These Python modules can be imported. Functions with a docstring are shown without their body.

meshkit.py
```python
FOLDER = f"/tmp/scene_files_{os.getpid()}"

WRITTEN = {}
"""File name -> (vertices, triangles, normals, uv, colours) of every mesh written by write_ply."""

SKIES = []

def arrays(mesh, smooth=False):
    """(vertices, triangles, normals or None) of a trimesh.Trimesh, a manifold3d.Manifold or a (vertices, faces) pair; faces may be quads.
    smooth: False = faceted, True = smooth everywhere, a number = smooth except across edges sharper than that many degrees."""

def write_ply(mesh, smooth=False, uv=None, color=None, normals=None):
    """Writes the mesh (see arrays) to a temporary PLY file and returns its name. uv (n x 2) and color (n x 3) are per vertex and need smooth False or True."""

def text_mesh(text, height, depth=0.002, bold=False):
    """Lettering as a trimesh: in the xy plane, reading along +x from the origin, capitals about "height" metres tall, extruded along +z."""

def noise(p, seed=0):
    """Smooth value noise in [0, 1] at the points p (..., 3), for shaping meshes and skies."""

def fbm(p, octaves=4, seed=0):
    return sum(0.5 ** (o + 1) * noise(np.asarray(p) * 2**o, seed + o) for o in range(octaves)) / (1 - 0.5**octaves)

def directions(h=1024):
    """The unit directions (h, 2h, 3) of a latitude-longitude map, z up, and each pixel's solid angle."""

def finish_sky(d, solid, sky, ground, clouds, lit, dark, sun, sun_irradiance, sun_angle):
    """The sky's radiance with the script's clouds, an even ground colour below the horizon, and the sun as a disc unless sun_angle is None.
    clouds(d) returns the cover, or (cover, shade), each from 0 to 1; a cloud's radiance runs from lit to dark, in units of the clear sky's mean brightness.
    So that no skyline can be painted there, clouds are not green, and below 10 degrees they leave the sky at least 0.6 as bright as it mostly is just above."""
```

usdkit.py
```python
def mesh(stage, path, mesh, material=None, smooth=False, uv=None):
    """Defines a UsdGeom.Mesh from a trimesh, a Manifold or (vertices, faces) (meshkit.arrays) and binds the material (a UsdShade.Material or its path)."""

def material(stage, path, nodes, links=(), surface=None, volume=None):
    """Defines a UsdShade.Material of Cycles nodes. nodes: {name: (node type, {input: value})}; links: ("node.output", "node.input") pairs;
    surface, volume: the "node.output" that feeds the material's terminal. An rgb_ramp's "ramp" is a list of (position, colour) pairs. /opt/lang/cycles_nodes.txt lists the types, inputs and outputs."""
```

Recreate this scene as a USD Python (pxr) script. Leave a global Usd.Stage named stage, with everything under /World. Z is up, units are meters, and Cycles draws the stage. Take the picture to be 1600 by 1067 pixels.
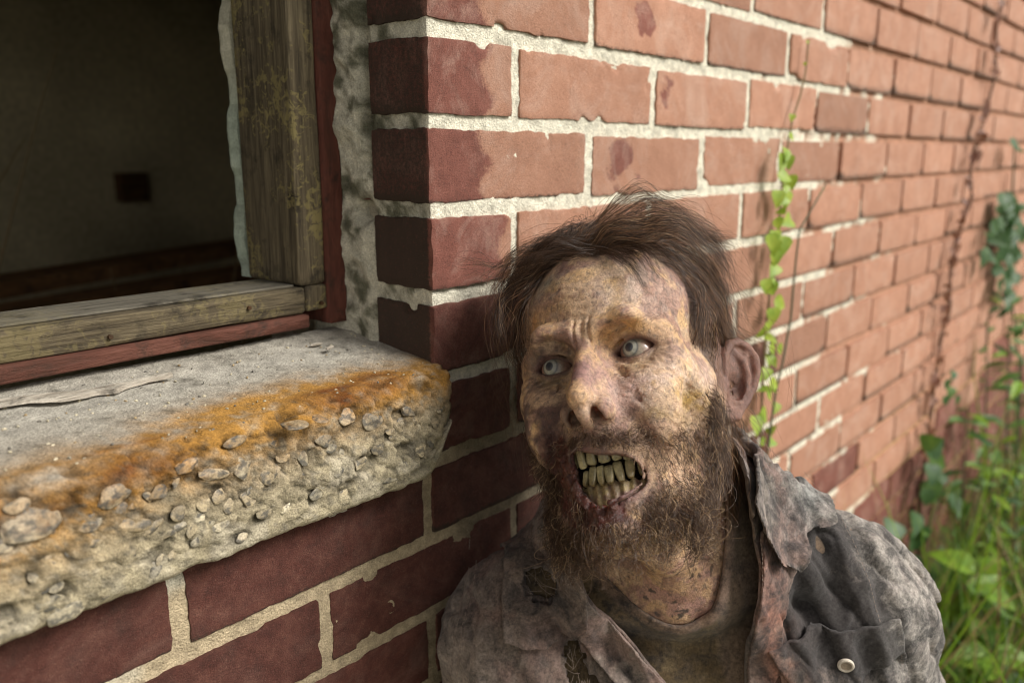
import math, os, numpy as np, trimesh, usdkit, meshkit
from pxr import Usd, UsdGeom, UsdLux, UsdShade, Gf, Sdf, Vt
stage = Usd.Stage.CreateInMemory()
UsdGeom.Xform.Define(stage, '/World'); UsdGeom.Scope.Define(stage, '/World/Looks')
# ---------------------------------------------------------------- camera, sky, sun, exposure
F_PX, YAW, PITCH = 1310.5, math.radians(40.752), math.radians(12.692)
CAM = np.array([-0.4436, -0.4634, -0.1208])
FW = np.array([math.cos(YAW)*math.cos(PITCH), math.sin(YAW)*math.cos(PITCH), -math.sin(PITCH)])
RT = np.array([math.sin(YAW), -math.cos(YAW), 0.0]); UP = np.cross(RT, FW)
EXPOSURE, FSTOP, FOCUS = 1.66, 5.0, 0.58
SUN = np.array([0.36, -0.78, 0.76]); SUN /= np.linalg.norm(SUN)
SUN_I, SUN_ANGLE, SKY_STRENGTH = 0.40, 24.0, 0.070
cam = UsdGeom.Camera.Define(stage, '/World/camera')
cam.CreateHorizontalApertureAttr(36.0); cam.CreateFocalLengthAttr(36.0*F_PX/1600)
cam.CreateFStopAttr(FSTOP); cam.CreateFocusDistanceAttr(FOCUS); cam.CreateExposureAttr(EXPOSURE)
cam.CreateClippingRangeAttr(Gf.Vec2f(0.02, 5000))
M4 = np.eye(4); M4[0, :3], M4[1, :3], M4[2, :3], M4[3, :3] = RT, UP, -FW, CAM
cam.AddTransformOp().Set(Gf.Matrix4d(M4.tolist()))
dome = UsdLux.DomeLight.Define(stage, '/World/sky')
mat_sky = usdkit.material(stage, '/World/Looks/sky', {
    's': ('sky_texture', {'sky_type': 'single_scattering', 'sun_disc': False, 'sun_elevation': math.asin(SUN[2]), 'sun_rotation': math.atan2(SUN[0], SUN[1])}),
    'bw': ('rgb_to_bw', {}), 'm': ('mix', {'fac': 0.8}), 'w': ('mix', {'mix_type': 'multiply', 'fac': 1.0, 'color1': (1.10, 1.0, 0.86)}),
    'bg': ('background_shader', {'strength': SKY_STRENGTH})},
    [('s.color', 'bw.color'), ('bw.val', 'w.color2'), ('s.color', 'm.color1'), ('w.color', 'm.color2'), ('m.color', 'bg.color')], surface='bg.background')
UsdShade.MaterialBindingAPI.Apply(dome.GetPrim()).Bind(mat_sky)
dome.GetPrim().SetCustomDataByKey('kind', 'structure')
sun = UsdLux.DistantLight.Define(stage, '/World/sun')
sun.CreateNormalizeAttr(True); sun.CreateIntensityAttr(SUN_I); sun.CreateAngleAttr(SUN_ANGLE); sun.CreateColorAttr(Gf.Vec3f(1, 0.972, 0.925))
zz = SUN; xx = np.cross([0, 0, 1.], zz); xx /= np.linalg.norm(xx); yy = np.cross(zz, xx)
S4 = np.eye(4); S4[0, :3], S4[1, :3], S4[2, :3] = xx, yy, zz
sun.AddTransformOp().Set(Gf.Matrix4d(S4.tolist()))

# ---------------------------------------------------------------- helpers
def project(P):
    d = np.asarray(P, float)-CAM; z = d@FW
    return np.stack([800+F_PX*(d@RT)/z, 533.5-F_PX*(d@UP)/z, z], -1)
used = {}
def numbered(path):
    n = used.get(path, 0); used[path] = n+1
    return path if n == 0 else f'{path}_{n:03d}'
def tag(o, label=None, cat=None, group=None, kind=None):
    p = o.GetPrim() if hasattr(o, 'GetPrim') else o
    for k, v in (('label', label), ('category', cat), ('group', group), ('kind', kind)):
        if v: p.SetCustomDataByKey(k, v)
    return o
def thing(name, label, cat, loc=(0, 0, 0), group=None):
    x = UsdGeom.Xform.Define(stage, numbered('/World/'+name))
    if any(loc): x.AddTranslateOp().Set(Gf.Vec3d(*map(float, loc)))
    return tag(x, label, cat, group)
def obj(name, mesh, mat, parent=None, smooth=False, attrs=None, loc=(0, 0, 0)):
    """one Mesh prim under parent; mesh = (v, f) or trimesh; attrs = per vertex primvars"""
    if isinstance(mesh, (tuple, list)): v, f = np.asarray(mesh[0], float), np.asarray(mesh[1], int)
    else: v, f = np.array(mesh.vertices), np.array(mesh.faces)
    v = v-np.asarray(loc, float)
    path = numbered((str(parent.GetPath()) if parent is not None else '/World')+'/'+name)
    m = UsdGeom.Mesh.Define(stage, path)
    m.CreatePointsAttr(Vt.Vec3fArray.FromNumpy(v.astype(np.float32)))
    m.CreateFaceVertexCountsAttr(Vt.IntArray.FromNumpy(np.full(len(f), f.shape[1], np.int32)))
    m.CreateFaceVertexIndicesAttr(Vt.IntArray.FromNumpy(f.astype(np.int32).ravel()))
    m.CreateSubdivisionSchemeAttr('none')
    if smooth:
        t = f if f.shape[1] == 3 else np.vstack([f[:, [0, 1, 2]], f[:, [0, 2, 3]]])
        fn = np.cross(v[t[:, 1]]-v[t[:, 0]], v[t[:, 2]]-v[t[:, 0]]); n = np.zeros_like(v)
        for k in range(3): np.add.at(n, t[:, k], fn)
        n /= np.maximum(np.linalg.norm(n, axis=1, keepdims=True), 1e-20)
        m.CreateNormalsAttr(Vt.Vec3fArray.FromNumpy(n.astype(np.float32))); m.SetNormalsInterpolation('vertex')
    for k, a in (attrs or {}).items():
        a = np.asarray(a, np.float32)
        if a.ndim == 2: UsdGeom.PrimvarsAPI(m).CreatePrimvar(k, Sdf.ValueTypeNames.Color3fArray, 'vertex').Set(Vt.Vec3fArray.FromNumpy(a))
        else: UsdGeom.PrimvarsAPI(m).CreatePrimvar(k, Sdf.ValueTypeNames.FloatArray, 'vertex').Set(Vt.FloatArray.FromNumpy(a))
    UsdShade.MaterialBindingAPI.Apply(m.GetPrim()).Bind(mat)
    return m
def curves(name, polys, widths, mat, parent=None, attrs=None):
    """BasisCurves; polys: list of (n,3) arrays; widths: list of (n,) arrays"""
    path = numbered((str(parent.GetPath()) if parent is not None else '/World')+'/'+name)
    c = UsdGeom.BasisCurves.Define(stage, path)
    c.CreateTypeAttr('linear')
    c.CreateCurveVertexCountsAttr(Vt.IntArray.FromNumpy(np.array([len(p) for p in polys], np.int32)))
    c.CreatePointsAttr(Vt.Vec3fArray.FromNumpy(np.vstack(polys).astype(np.float32)))
    c.CreateWidthsAttr(Vt.FloatArray.FromNumpy(np.concatenate(widths).astype(np.float32))); c.SetWidthsInterpolation('vertex')
    UsdShade.MaterialBindingAPI.Apply(c.GetPrim()).Bind(mat)
    return c
def cat(ms):
    vs, fs, n = [], [], 0
    for v, f in ms:
        vs.append(v); fs.append(np.asarray(f)+n); n += len(v)
    return np.vstack(vs), np.vstack(fs)
def grid_faces(nu, nv):
    i = np.arange(nu*nv).reshape(nu, nv)
    return np.stack([i[:-1, :-1], i[1:, :-1], i[1:, 1:], i[:-1, 1:]], -1).reshape(-1, 4)
def tube(pts, rad, sides=6):
    pts = np.asarray(pts, float); n = len(pts); rad = np.broadcast_to(np.asarray(rad, float), (n,))
    t = np.gradient(pts, axis=0); t /= np.maximum(np.linalg.norm(t, axis=1, keepdims=True), 1e-12)
    a = np.cross(t, [0.31, 0.17, 0.93]); a /= np.maximum(np.linalg.norm(a, axis=1, keepdims=True), 1e-9); b = np.cross(t, a)
    an = np.arange(sides)/sides*2*np.pi
    v = pts[:, None]+rad[:, None, None]*(np.cos(an)[None, :, None]*a[:, None]+np.sin(an)[None, :, None]*b[:, None])
    i = np.arange(n*sides).reshape(n, sides); j = np.roll(i, -1, 1)
    f = np.stack([i[:-1], j[:-1], j[1:], i[1:]], -1).reshape(-1, 4)
    f = np.vstack([f[:, [0, 1, 2]], f[:, [0, 2, 3]]])
    v = np.vstack([v.reshape(-1, 3), pts[0], pts[-1]]); c0, c1 = n*sides, n*sides+1
    f = np.vstack([f, np.stack([np.full(sides, c0), j[0], i[0]], -1), np.stack([np.full(sides, c1), i[-1], j[-1]], -1)])
    return v, f
def subbox(lo, hi, n, crisp=False):
    """box surface as welded quads with n = (nx, ny, nz) divisions; returns v, f(quads)"""
    lo, hi = np.asarray(lo, float), np.asarray(hi, float); key, vs, fs = {}, [], []
    for ax in range(3):
        u, w = (ax+1) % 3, (ax+2) % 3
        for side in (0, 1):
            a, b = np.meshgrid(np.arange(n[u]+1), np.arange(n[w]+1), indexing='ij')
            idx = np.zeros(a.shape+(3,), int); idx[..., u], idx[..., w], idx[..., ax] = a, b, side*n[ax]
            ids = np.empty(a.shape, int)
            flat = idx.reshape(-1, 3); out = np.empty(len(flat), int)
            for q, t in enumerate(map(tuple, flat)):
                t = t+(ax*2+side,) if crisp else t
                if t not in key: key[t] = len(vs); vs.append(t[:3])
                out[q] = key[t]
            ids = out.reshape(a.shape)
            f = np.stack([ids[:-1, :-1], ids[1:, :-1], ids[1:, 1:], ids[:-1, 1:]], -1).reshape(-1, 4)
            fs.append(f if side else f[:, ::-1])
    v = lo+(hi-lo)*np.array(vs, float)/np.array(n, float)
    return v, np.vstack(fs)
def fbm(p, s, o=4, seed=0): return meshkit.fbm(np.asarray(p)*s, o, seed)-0.5
def sstep(a, b, x): t = np.clip((x-a)/(b-a), 0, 1); return t*t*(3-2*t)
rng = np.random.default_rng(7)
mats = {}
def M(name, nodes, links, surface='p.BSDF', **k):
    mats[name] = usdkit.material(stage, '/World/Looks/'+name, nodes, links, surface=surface, **k); return mats[name]
def attr_mat(name, rough=0.85, nz=(60, 0.25), fine=(700, 0.25), bump=(400, 0.4, 0.001), spec=0.3, attr='col', extra_bump=None, sss=0, dist=0.0):
    """base colour from the per-vertex primvar, modulated by two noises; fine relief by bump"""
    nodes = {'a': ('attribute', {'attribute': attr}), 'g': ('geometry', {}),
        'n1': ('noise_texture', {'scale': nz[0], 'detail': 6, 'roughness': 0.62, 'distortion': dist}), 'r1': ('map_range', {'from_min': 0.3, 'from_max': 0.7, 'to_min': 1-nz[1], 'to_max': 1+nz[1]}),
        'n2': ('noise_texture', {'scale': fine[0], 'detail': 3, 'roughness': 0.6}), 'r2': ('map_range', {'from_min': 0.3, 'from_max': 0.7, 'to_min': 1-fine[1], 'to_max': 1+fine[1]}),
        'mm': ('math', {'math_type': 'multiply'}), 'sc': ('vector_math', {'math_type': 'scale'}),
        'n3': ('noise_texture', {'scale': bump[0], 'detail': 5, 'roughness': 0.65}), 'b': ('bump', {'strength': bump[1], 'distance': bump[2]}),
        'p': ('principled_bsdf', {'roughness': rough, 'specular_ior_level': spec})}
    links = [('g.position', 'n1.vector'), ('g.position', 'n2.vector'), ('g.position', 'n3.vector'), ('n1.fac', 'r1.value'), ('n2.fac', 'r2.value'), ('r1.result', 'mm.value1'), ('r2.result', 'mm.value2'),
        ('a.color', 'sc.vector1'), ('mm.value', 'sc.scale'), ('sc.vector', 'p.base_color'), ('n3.fac', 'b.height'), ('b.normal', 'p.normal')]
    return M(name, nodes, links)
# ---------------------------------------------------------------- materials of the place
# brick: salmon weathered face, maroon skin where primvar 'skin' > 0 with a ragged edge, tone per brick, grime with painted edge and jamb shade
BR = 'brick_clay'
M(BR, {'g': ('geometry', {}), 'tone': ('attribute', {'attribute': 'tone'}), 'skin': ('attribute', {'attribute': 'skin'}), 'dark': ('attribute', {'attribute': 'dark'}), 'dirt_shade': ('attribute', {'attribute': 'dirt_shade'}),
    'n1': ('noise_texture', {'scale': 45, 'detail': 8, 'roughness': 0.7}), 'n2': ('noise_texture', {'scale': 330, 'detail': 6, 'roughness': 0.72}), 'n3': ('noise_texture', {'scale': 1300, 'detail': 4, 'roughness': 0.7}),
    'n4': ('noise_texture', {'scale': 26, 'detail': 8, 'roughness': 0.72}),
    'e1': ('math', {'math_type': 'subtract', 'value2': 0.5}), 'e2': ('math', {'math_type': 'multiply_add', 'value2': 0.030}), 'e3': ('math', {'math_type': 'subtract', 'value2': 0.5}), 'e4': ('math', {'math_type': 'multiply_add', 'value2': 0.022}),
    'em': ('map_range', {'from_min': -0.0035, 'from_max': 0.0035, 'to_min': 0, 'to_max': 1, 'clamp': True}),
    'sal': ('rgb_ramp', {'ramp': [(0.25, (0.290, 0.140, 0.088)), (0.5, (0.375, 0.190, 0.122)), (0.75, (0.45, 0.245, 0.165))]}),
    'mar': ('rgb_ramp', {'ramp': [(0.25, (0.135, 0.049, 0.035)), (0.5, (0.195, 0.070, 0.050)), (0.8, (0.265, 0.108, 0.078))]}),
    'drk': ('rgb_ramp', {'ramp': [(0.25, (0.034, 0.012, 0.009)), (0.5, (0.084, 0.027, 0.019)), (0.75, (0.150, 0.060, 0.042))]}),
    'm1': ('mix', {}), 'm2': ('mix', {}), 'sc': ('vector_math', {'math_type': 'scale'}),
    'f1': ('map_range', {'from_min': 0.3, 'from_max': 0.7, 'to_min': 0.60, 'to_max': 1.40}), 'tm': ('math', {'math_type': 'multiply'}),
    'pit': ('map_range', {'from_min': 0.64, 'from_max': 0.70, 'to_min': 0, 'to_max': 0.75, 'clamp': True}), 'm3': ('mix', {'color2': (0.03, 0.022, 0.018)}),
    'dd': ('math', {'math_type': 'multiply_add', 'value2': 1.6}), 'dm': ('map_range', {'from_min': 1.25, 'from_max': 1.6, 'to_min': 0, 'to_max': 0.85, 'clamp': True}), 'm4': ('mix', {'color2': (0.030, 0.022, 0.014)}),
    'wn': ('noise_texture', {'scale': 16, 'detail': 7, 'roughness': 0.72, 'distortion': 1.2}), 'wr': ('map_range', {'from_min': 0.48, 'from_max': 0.74, 'to_min': 0, 'to_max': 0.50, 'clamp': True}), 'm5': ('mix', {'color2': (0.50, 0.36, 0.285)}), 'wd': ('math', {'math_type': 'multiply_add', 'value2': -0.85, 'value3': 1.0}), 'ww': ('math', {'math_type': 'multiply'}),
    'du': ('map_range', {'from_min': 0.57, 'from_max': 0.68, 'to_min': 0, 'to_max': 0.40, 'clamp': True}), 'm6': ('mix', {'color2': (0.28, 0.16, 0.12)}), 'du2': ('noise_texture', {'scale': 620, 'detail': 5, 'roughness': 0.8}), 'duw': ('math', {'math_type': 'multiply'}),
    'bh': ('math', {'math_type': 'multiply_add', 'value2': 1.1}), 'b': ('bump', {'strength': 0.75, 'distance': 0.0014}), 'p': ('principled_bsdf', {'roughness': 0.8, 'specular_ior_level': 0.3})},
  [('g.position', x+'.vector') for x in ('n1', 'n2', 'n3', 'n4', 'wn')] + [
   ('n1.fac', 'e1.value1'), ('e1.value', 'e2.value1'), ('skin.fac', 'e2.value3'), ('n2.fac', 'e3.value1'), ('e3.value', 'e4.value1'), ('e2.value', 'e4.value3'), ('e4.value', 'em.value'),
   ('n4.fac', 'sal.fac'), ('n1.fac', 'mar.fac'), ('n1.fac', 'drk.fac'), ('dark.fac', 'm1.fac'), ('mar.color', 'm1.color1'), ('drk.color', 'm1.color2'),
   ('em.result', 'm2.fac'), ('sal.color', 'm2.color1'), ('m1.color', 'm2.color2'), ('wn.fac', 'wr.value'), ('dark.fac', 'wd.value1'), ('wr.result', 'ww.value1'), ('wd.value', 'ww.value2'), ('ww.value', 'm5.fac'), ('m2.color', 'm5.color1'), ('n3.fac', 'f1.value'), ('f1.result', 'tm.value1'), ('tone.fac', 'tm.value2'),
   ('m5.color', 'sc.vector1'), ('tm.value', 'sc.scale'), ('n2.fac', 'pit.value'), ('pit.result', 'm3.fac'), ('sc.vector', 'm3.color1'),
   ('dirt_shade.fac', 'dd.value3'), ('n2.fac', 'dd.value1'), ('dd.value', 'dm.value'), ('dm.result', 'm4.fac'), ('g.position', 'du2.vector'), ('du2.fac', 'du.value'), ('du.result', 'duw.value1'), ('dark.fac', 'duw.value2'), ('duw.value', 'm6.fac'), ('m3.color', 'm6.color1'), ('m6.color', 'm4.color1'), ('m4.color', 'p.base_color'),
   ('n3.fac', 'bh.value1'), ('n2.fac', 'bh.value3'), ('bh.value', 'b.height'), ('b.normal', 'p.normal')])
attr_mat('mortar', rough=0.95, nz=(120, 0.28), fine=(900, 0.30), bump=(500, 0.9, 0.003), spec=0.1)
attr_mat('concrete', rough=0.9, nz=(90, 0.30), fine=(800, 0.34), bump=(450, 0.8, 0.0025), spec=0.2)
attr_mat('pebble', rough=0.6, nz=(260, 0.4), fine=(900, 0.35), bump=(500, 0.4, 0.001), spec=0.4)
attr_mat('old_paint', rough=0.7, nz=(60, 0.3), fine=(500, 0.2), bump=(300, 0.6, 0.001))
def wood(name, ramp, axis_scale, lichen=0.0, rough=0.8):
    M(name, {'g': ('geometry', {}), 'mp': ('mapping', {'scale': axis_scale}), 'n': ('noise_texture', {'scale': 1.0, 'detail': 8, 'roughness': 0.7, 'distortion': 0.6}), 'r': ('rgb_ramp', {'ramp': ramp}),
        'l1': ('noise_texture', {'scale': 150, 'detail': 5, 'roughness': 0.62, 'distortion': 1.0}), 'l2': ('noise_texture', {'scale': 14, 'detail': 2}), 'la': ('math', {'math_type': 'multiply'}),
        'lr': ('map_range', {'from_min': 0.240, 'from_max': 0.295, 'to_min': 0, 'to_max': lichen, 'clamp': True}), 'm': ('mix', {'color2': (0.25, 0.205, 0.085)}),
        'bl': ('noise_texture', {'scale': 38, 'detail': 5, 'roughness': 0.7}), 'br': ('map_range', {'from_min': 0.53, 'from_max': 0.68, 'to_min': 0, 'to_max': 0.8, 'clamp': True}), 'mb': ('mix', {'color2': (0.022, 0.018, 0.013)}),
        'b': ('bump', {'strength': 1.0, 'distance': 0.0035}), 'p': ('principled_bsdf', {'roughness': rough, 'specular_ior_level': 0.2})},
      [('g.position', 'mp.vector'), ('mp.vector', 'n.vector'), ('n.fac', 'r.fac'), ('g.position', 'l1.vector'), ('g.position', 'l2.vector'), ('l1.fac', 'la.value1'), ('l2.fac', 'la.value2'), ('la.value', 'lr.value'),
       ('g.position', 'bl.vector'), ('bl.fac', 'br.value'), ('br.result', 'mb.fac'), ('r.color', 'mb.color1'), ('mb.color', 'm.color1'), ('lr.result', 'm.fac'), ('m.color', 'p.base_color'), ('n.fac', 'b.height'), ('b.normal', 'p.normal')])
WR = [(0.28, (0.022, 0.018, 0.012)), (0.45, (0.070, 0.055, 0.034)), (0.6, (0.125, 0.100, 0.060)), (0.78, (0.21, 0.175, 0.11))]
wood('post_wood', [(a, tuple(1.25*x for x in c)) for a, c in WR], (240, 240, 14), 0.85)
wood('rail_wood', [(a, tuple(1.12*x for x in c)) for a, c in WR], (14, 240, 240), 0.3)
wood('grey_wood', [(0.28, (0.05, 0.045, 0.036)), (0.5, (0.125, 0.112, 0.085)), (0.75, (0.21, 0.19, 0.15))], (12, 220, 220), 0.15)
wood('pale_wood', [(0.28, (0.16, 0.135, 0.10)), (0.5, (0.42, 0.37, 0.30)), (0.75, (0.60, 0.55, 0.46))], (14, 300, 300), 0.0)
wood('red_paint', [(0.3, (0.055, 0.022, 0.014)), (0.5, (0.105, 0.034, 0.023)), (0.7, (0.15, 0.055, 0.037))], (90, 90, 20), 0.0, 0.65)
wood('red_paint_rail', [(0.3, (0.050, 0.022, 0.014)), (0.5, (0.095, 0.035, 0.023)), (0.7, (0.14, 0.058, 0.040))], (20, 120, 120), 0.0, 0.65)
wood('plank_wood', [(0.3, (0.05, 0.03, 0.014)), (0.5, (0.17, 0.085, 0.035)), (0.75, (0.30, 0.17, 0.08))], (8, 60, 60), 0.0)
wood('burnt_wood', [(0.3, (0.02, 0.012, 0.006)), (0.5, (0.07, 0.035, 0.014)), (0.75, (0.12, 0.06, 0.025))], (8, 60, 60), 0.0)
# ---------------------------------------------------------------- brick wall
CO, HB, OFF = 0.0660, 0.1065, -0.0081        # course, half brick, joint offset
wall = thing('brick_wall', 'salmon and maroon brick wall with thick cream mortar, receding to the right', 'wall')
ROW_SKIN = {}
def brick_mesh(x0, x1, z0, z1, y0, y1, res, seed, corner=False, chip=1.0):
    n = np.maximum(1, np.round(np.array([x1-x0, y1-y0, z1-z0])/res)).astype(int); n = np.minimum(n, [70, 26, 22])
    if res > 0.012: n = np.array([max(2, n[0]), 1, max(2, n[2])])
    v, f = subbox((x0, y0, z0), (x1, y1, z1), n, res <= 0.012)
    r = min(0.0010+0.0008*(seed % 5)/5, 0.45*(y1-y0))
    q = np.clip(v, [x0+r, y0+r, z0+r], [x1-r, y1-r, z1-r]); d = v-q; L = np.linalg.norm(d, axis=1, keepdims=True)
    v = q+d/np.maximum(L, 1e-9)*np.minimum(L, r)
    if res <= 0.012:
        dx, dz = np.minimum(v[:, 0]-x0, x1-v[:, 0]), np.minimum(v[:, 2]-z0, z1-v[:, 2])
        ed = np.minimum(dx, dz) if not corner else np.minimum(np.where(v[:, 0]-x0 < x1-v[:, 0], np.hypot(np.maximum(v[:, 0]-x0, 0), np.maximum(v[:, 1]-y0, 0)), dx), dz)
        near = np.exp(-np.maximum(ed, 0)/0.006)
        so = seed*3.71
        a = fbm(v+so, 55, 4, seed % 97); b = fbm(v+so+9, 130, 3, seed % 89)
        w = (0.0030*a+0.0040*b)*near*chip
        big = np.maximum(0, fbm(v+so+5, 38, 3, seed % 71)-0.17)*near*chip*0.05
        c = np.array([(x0+x1)/2, 0, (z0+z1)/2])
        if dx is not None:
            sgx = np.sign(v[:, 0]-c[0])*np.exp(-np.maximum(dx, 0)/0.005); sgz = np.sign(v[:, 2]-c[2])*np.exp(-np.maximum(dz, 0)/0.005)
            v[:, 0] -= sgx*(np.maximum(w, -0.0015)+big*0.8)*(0 if corner and False else 1); v[:, 2] -= sgz*(np.maximum(w, -0.0015)+big)
        v[:, 1] += 0.0008*fbm(v+so, 28, 3, 5)+0.0009*fbm(v+so, 170, 3, 6)+big*0.9*(v[:, 1] < y0+0.02)
    return v, f
PURPLE = [  # blotches of maroon kiln skin on single faces: x, z, half sizes
    (0.255, -0.125, 0.034, 0.028), (0.286, 0.004, 0.020, 0.018), (0.335, -0.060, 0.016, 0.016)]
def skin_field(v, row, seed):
    x, z = v[:, 0], v[:, 2]
    edge = {-1: 0.050, 0: 0.062, 1: 0.064, 2: 0.062, 3: 0.080, 4: 0.16}.get(row, -0.02)
    s = edge-x+0.006*np.sin(z*150+row)
    for px, pz, a, b in PURPLE:
        s = np.maximum(s, 0.012-0.020*np.hypot((x-px)/a, (z-pz)/b)**2+0.07*fbm(v, 48, 3, 19))
    if row >= 5: s = np.where(x < 0.66, 0.03, s)
    if row == 5: s = np.where(x > 0.18, -0.03, s)
    if row == 6: s = np.where((x > 0.155) & (x < 0.66), 0.010-0.06*np.abs(fbm(v, 20, 2, 4)+0.1), s)
    if row == 7: s = np.where((x > 0.20) & (x < 0.66), -0.006, s)
    return s
bricks = []
for row in range(-6, 21):
    z1 = -row*CO+0.0274; z0 = z1-0.0548
    js = [i for i in range(-8, 34) if (i % 2 == 0) == (row % 2 == 0)]
    for a, b in zip(js[:-1], js[1:]):
        x0, x1 = a*HB+OFF+0.0056, b*HB+OFF-0.0056
        if row < 6:
            if x1 < 0.02: continue
            x0 = max(x0, 0.0)
        corner = row < 5 and x0 == 0.0
        if row == 5 and x0 == 0: x0 = 0.0065
        P = project([[x0, 0, z0], [x1, 0, z0], [x0, 0, z1], [x1, 0, z1]])
        if P[:, 2].min() < 0.1: continue
        m = 90
        if P[:, 0].max() < -m or P[:, 0].min() > 1600+m or P[:, 1].max() < -m or P[:, 1].min() > 1067+m: continue
        area = np.ptp(P[:, 0])*np.ptp(P[:, 1]); bricks.append((area, row, x0, x1, z0, z1, corner, P[:, 2].mean()))
bricks.sort(key=lambda t: -t[0])
far = []
for k, (area, row, x0, x1, z0, z1, corner, dep) in enumerate(bricks):
    seed = int(1000+row*61+round(x0/HB)*7); rr = np.random.default_rng(seed)
    res = 0.0030 if dep < 0.8 else 0.0055 if dep < 1.15 else 0.02
    jog = rr.normal(0, 0.0009, 3)
    v, f = brick_mesh(x0+jog[0]*(not corner), x1+jog[0], z0+jog[2], z1+jog[2], max(-0.0012, min(0.0010, jog[1])), 0.066 if corner else 0.045, res, seed, corner)
    tone = rr.uniform(0.80, 1.12) if x0 < 0.8 else rr.uniform(1.0, 1.13); dark = 0.0
    s = skin_field(v, row, seed)
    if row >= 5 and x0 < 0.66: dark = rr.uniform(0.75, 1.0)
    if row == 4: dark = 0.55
    if row >= 10 and x0 > 0.66:
        if row >= 12 or rr.random() < {10: 0.30, 11: 0.55}.get(row, 1): s[:] = 0.03; dark = rr.uniform(0.15, 0.6)
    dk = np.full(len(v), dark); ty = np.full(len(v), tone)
    dirt_shade = 0.85*np.exp(-np.maximum(v[:, 2]-z0-0.001, 0)/0.0028)*rr.uniform(0.5, 1.1)+0.25*np.exp(-np.minimum(v[:, 0]-x0, x1-v[:, 0])/0.003)  # grime plus ledge shade painted along the lower and side edges
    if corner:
        jam = sstep(0.0015, 0.004, v[:, 1]-v[:, 0]*0.8); s = np.where(jam > 0.3, 0.03, s); dk = np.maximum(dk, jam*0.75); dirt_shade = dirt_shade+jam*(0.42+0.2*(row > 2))  # jamb faces darkened in colour to carry their shade, with grime
    at = {'skin': s, 'tone': ty, 'dark': dk, 'dirt_shade': dirt_shade}
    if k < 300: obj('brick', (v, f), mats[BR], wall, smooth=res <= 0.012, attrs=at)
    else: far.append((v, f, at))
if far:
    V, Fc = cat([(a, b) for a, b, _ in far])
    tag(obj('distant_bricks', (V, Fc), mats[BR], wall, attrs={k: np.concatenate([a[k] for _, _, a in far]) for k in far[0][2]}), kind='stuff')
# the strip of a second brick seen past the corner bricks on the window jamb
for row, y0, y1 in ((2, 0.074, 0.098), (4, 0.078, 0.094)):
    z1 = -row*CO+0.026-(0.01 if row == 4 else 0); z0 = z1-(0.052 if row == 2 else 0.06)
    v, f = brick_mesh(0.0045, 0.05, z0, z1, y0, y1, 0.003, 77+row, False)
    n1 = np.ones(len(v)); obj('brick', (v, f), mats[BR], wall, smooth=True, attrs={'skin': 0.03*n1, 'tone': n1, 'dark': 0.8*n1, 'dirt_shade': 0.4*n1})
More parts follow.
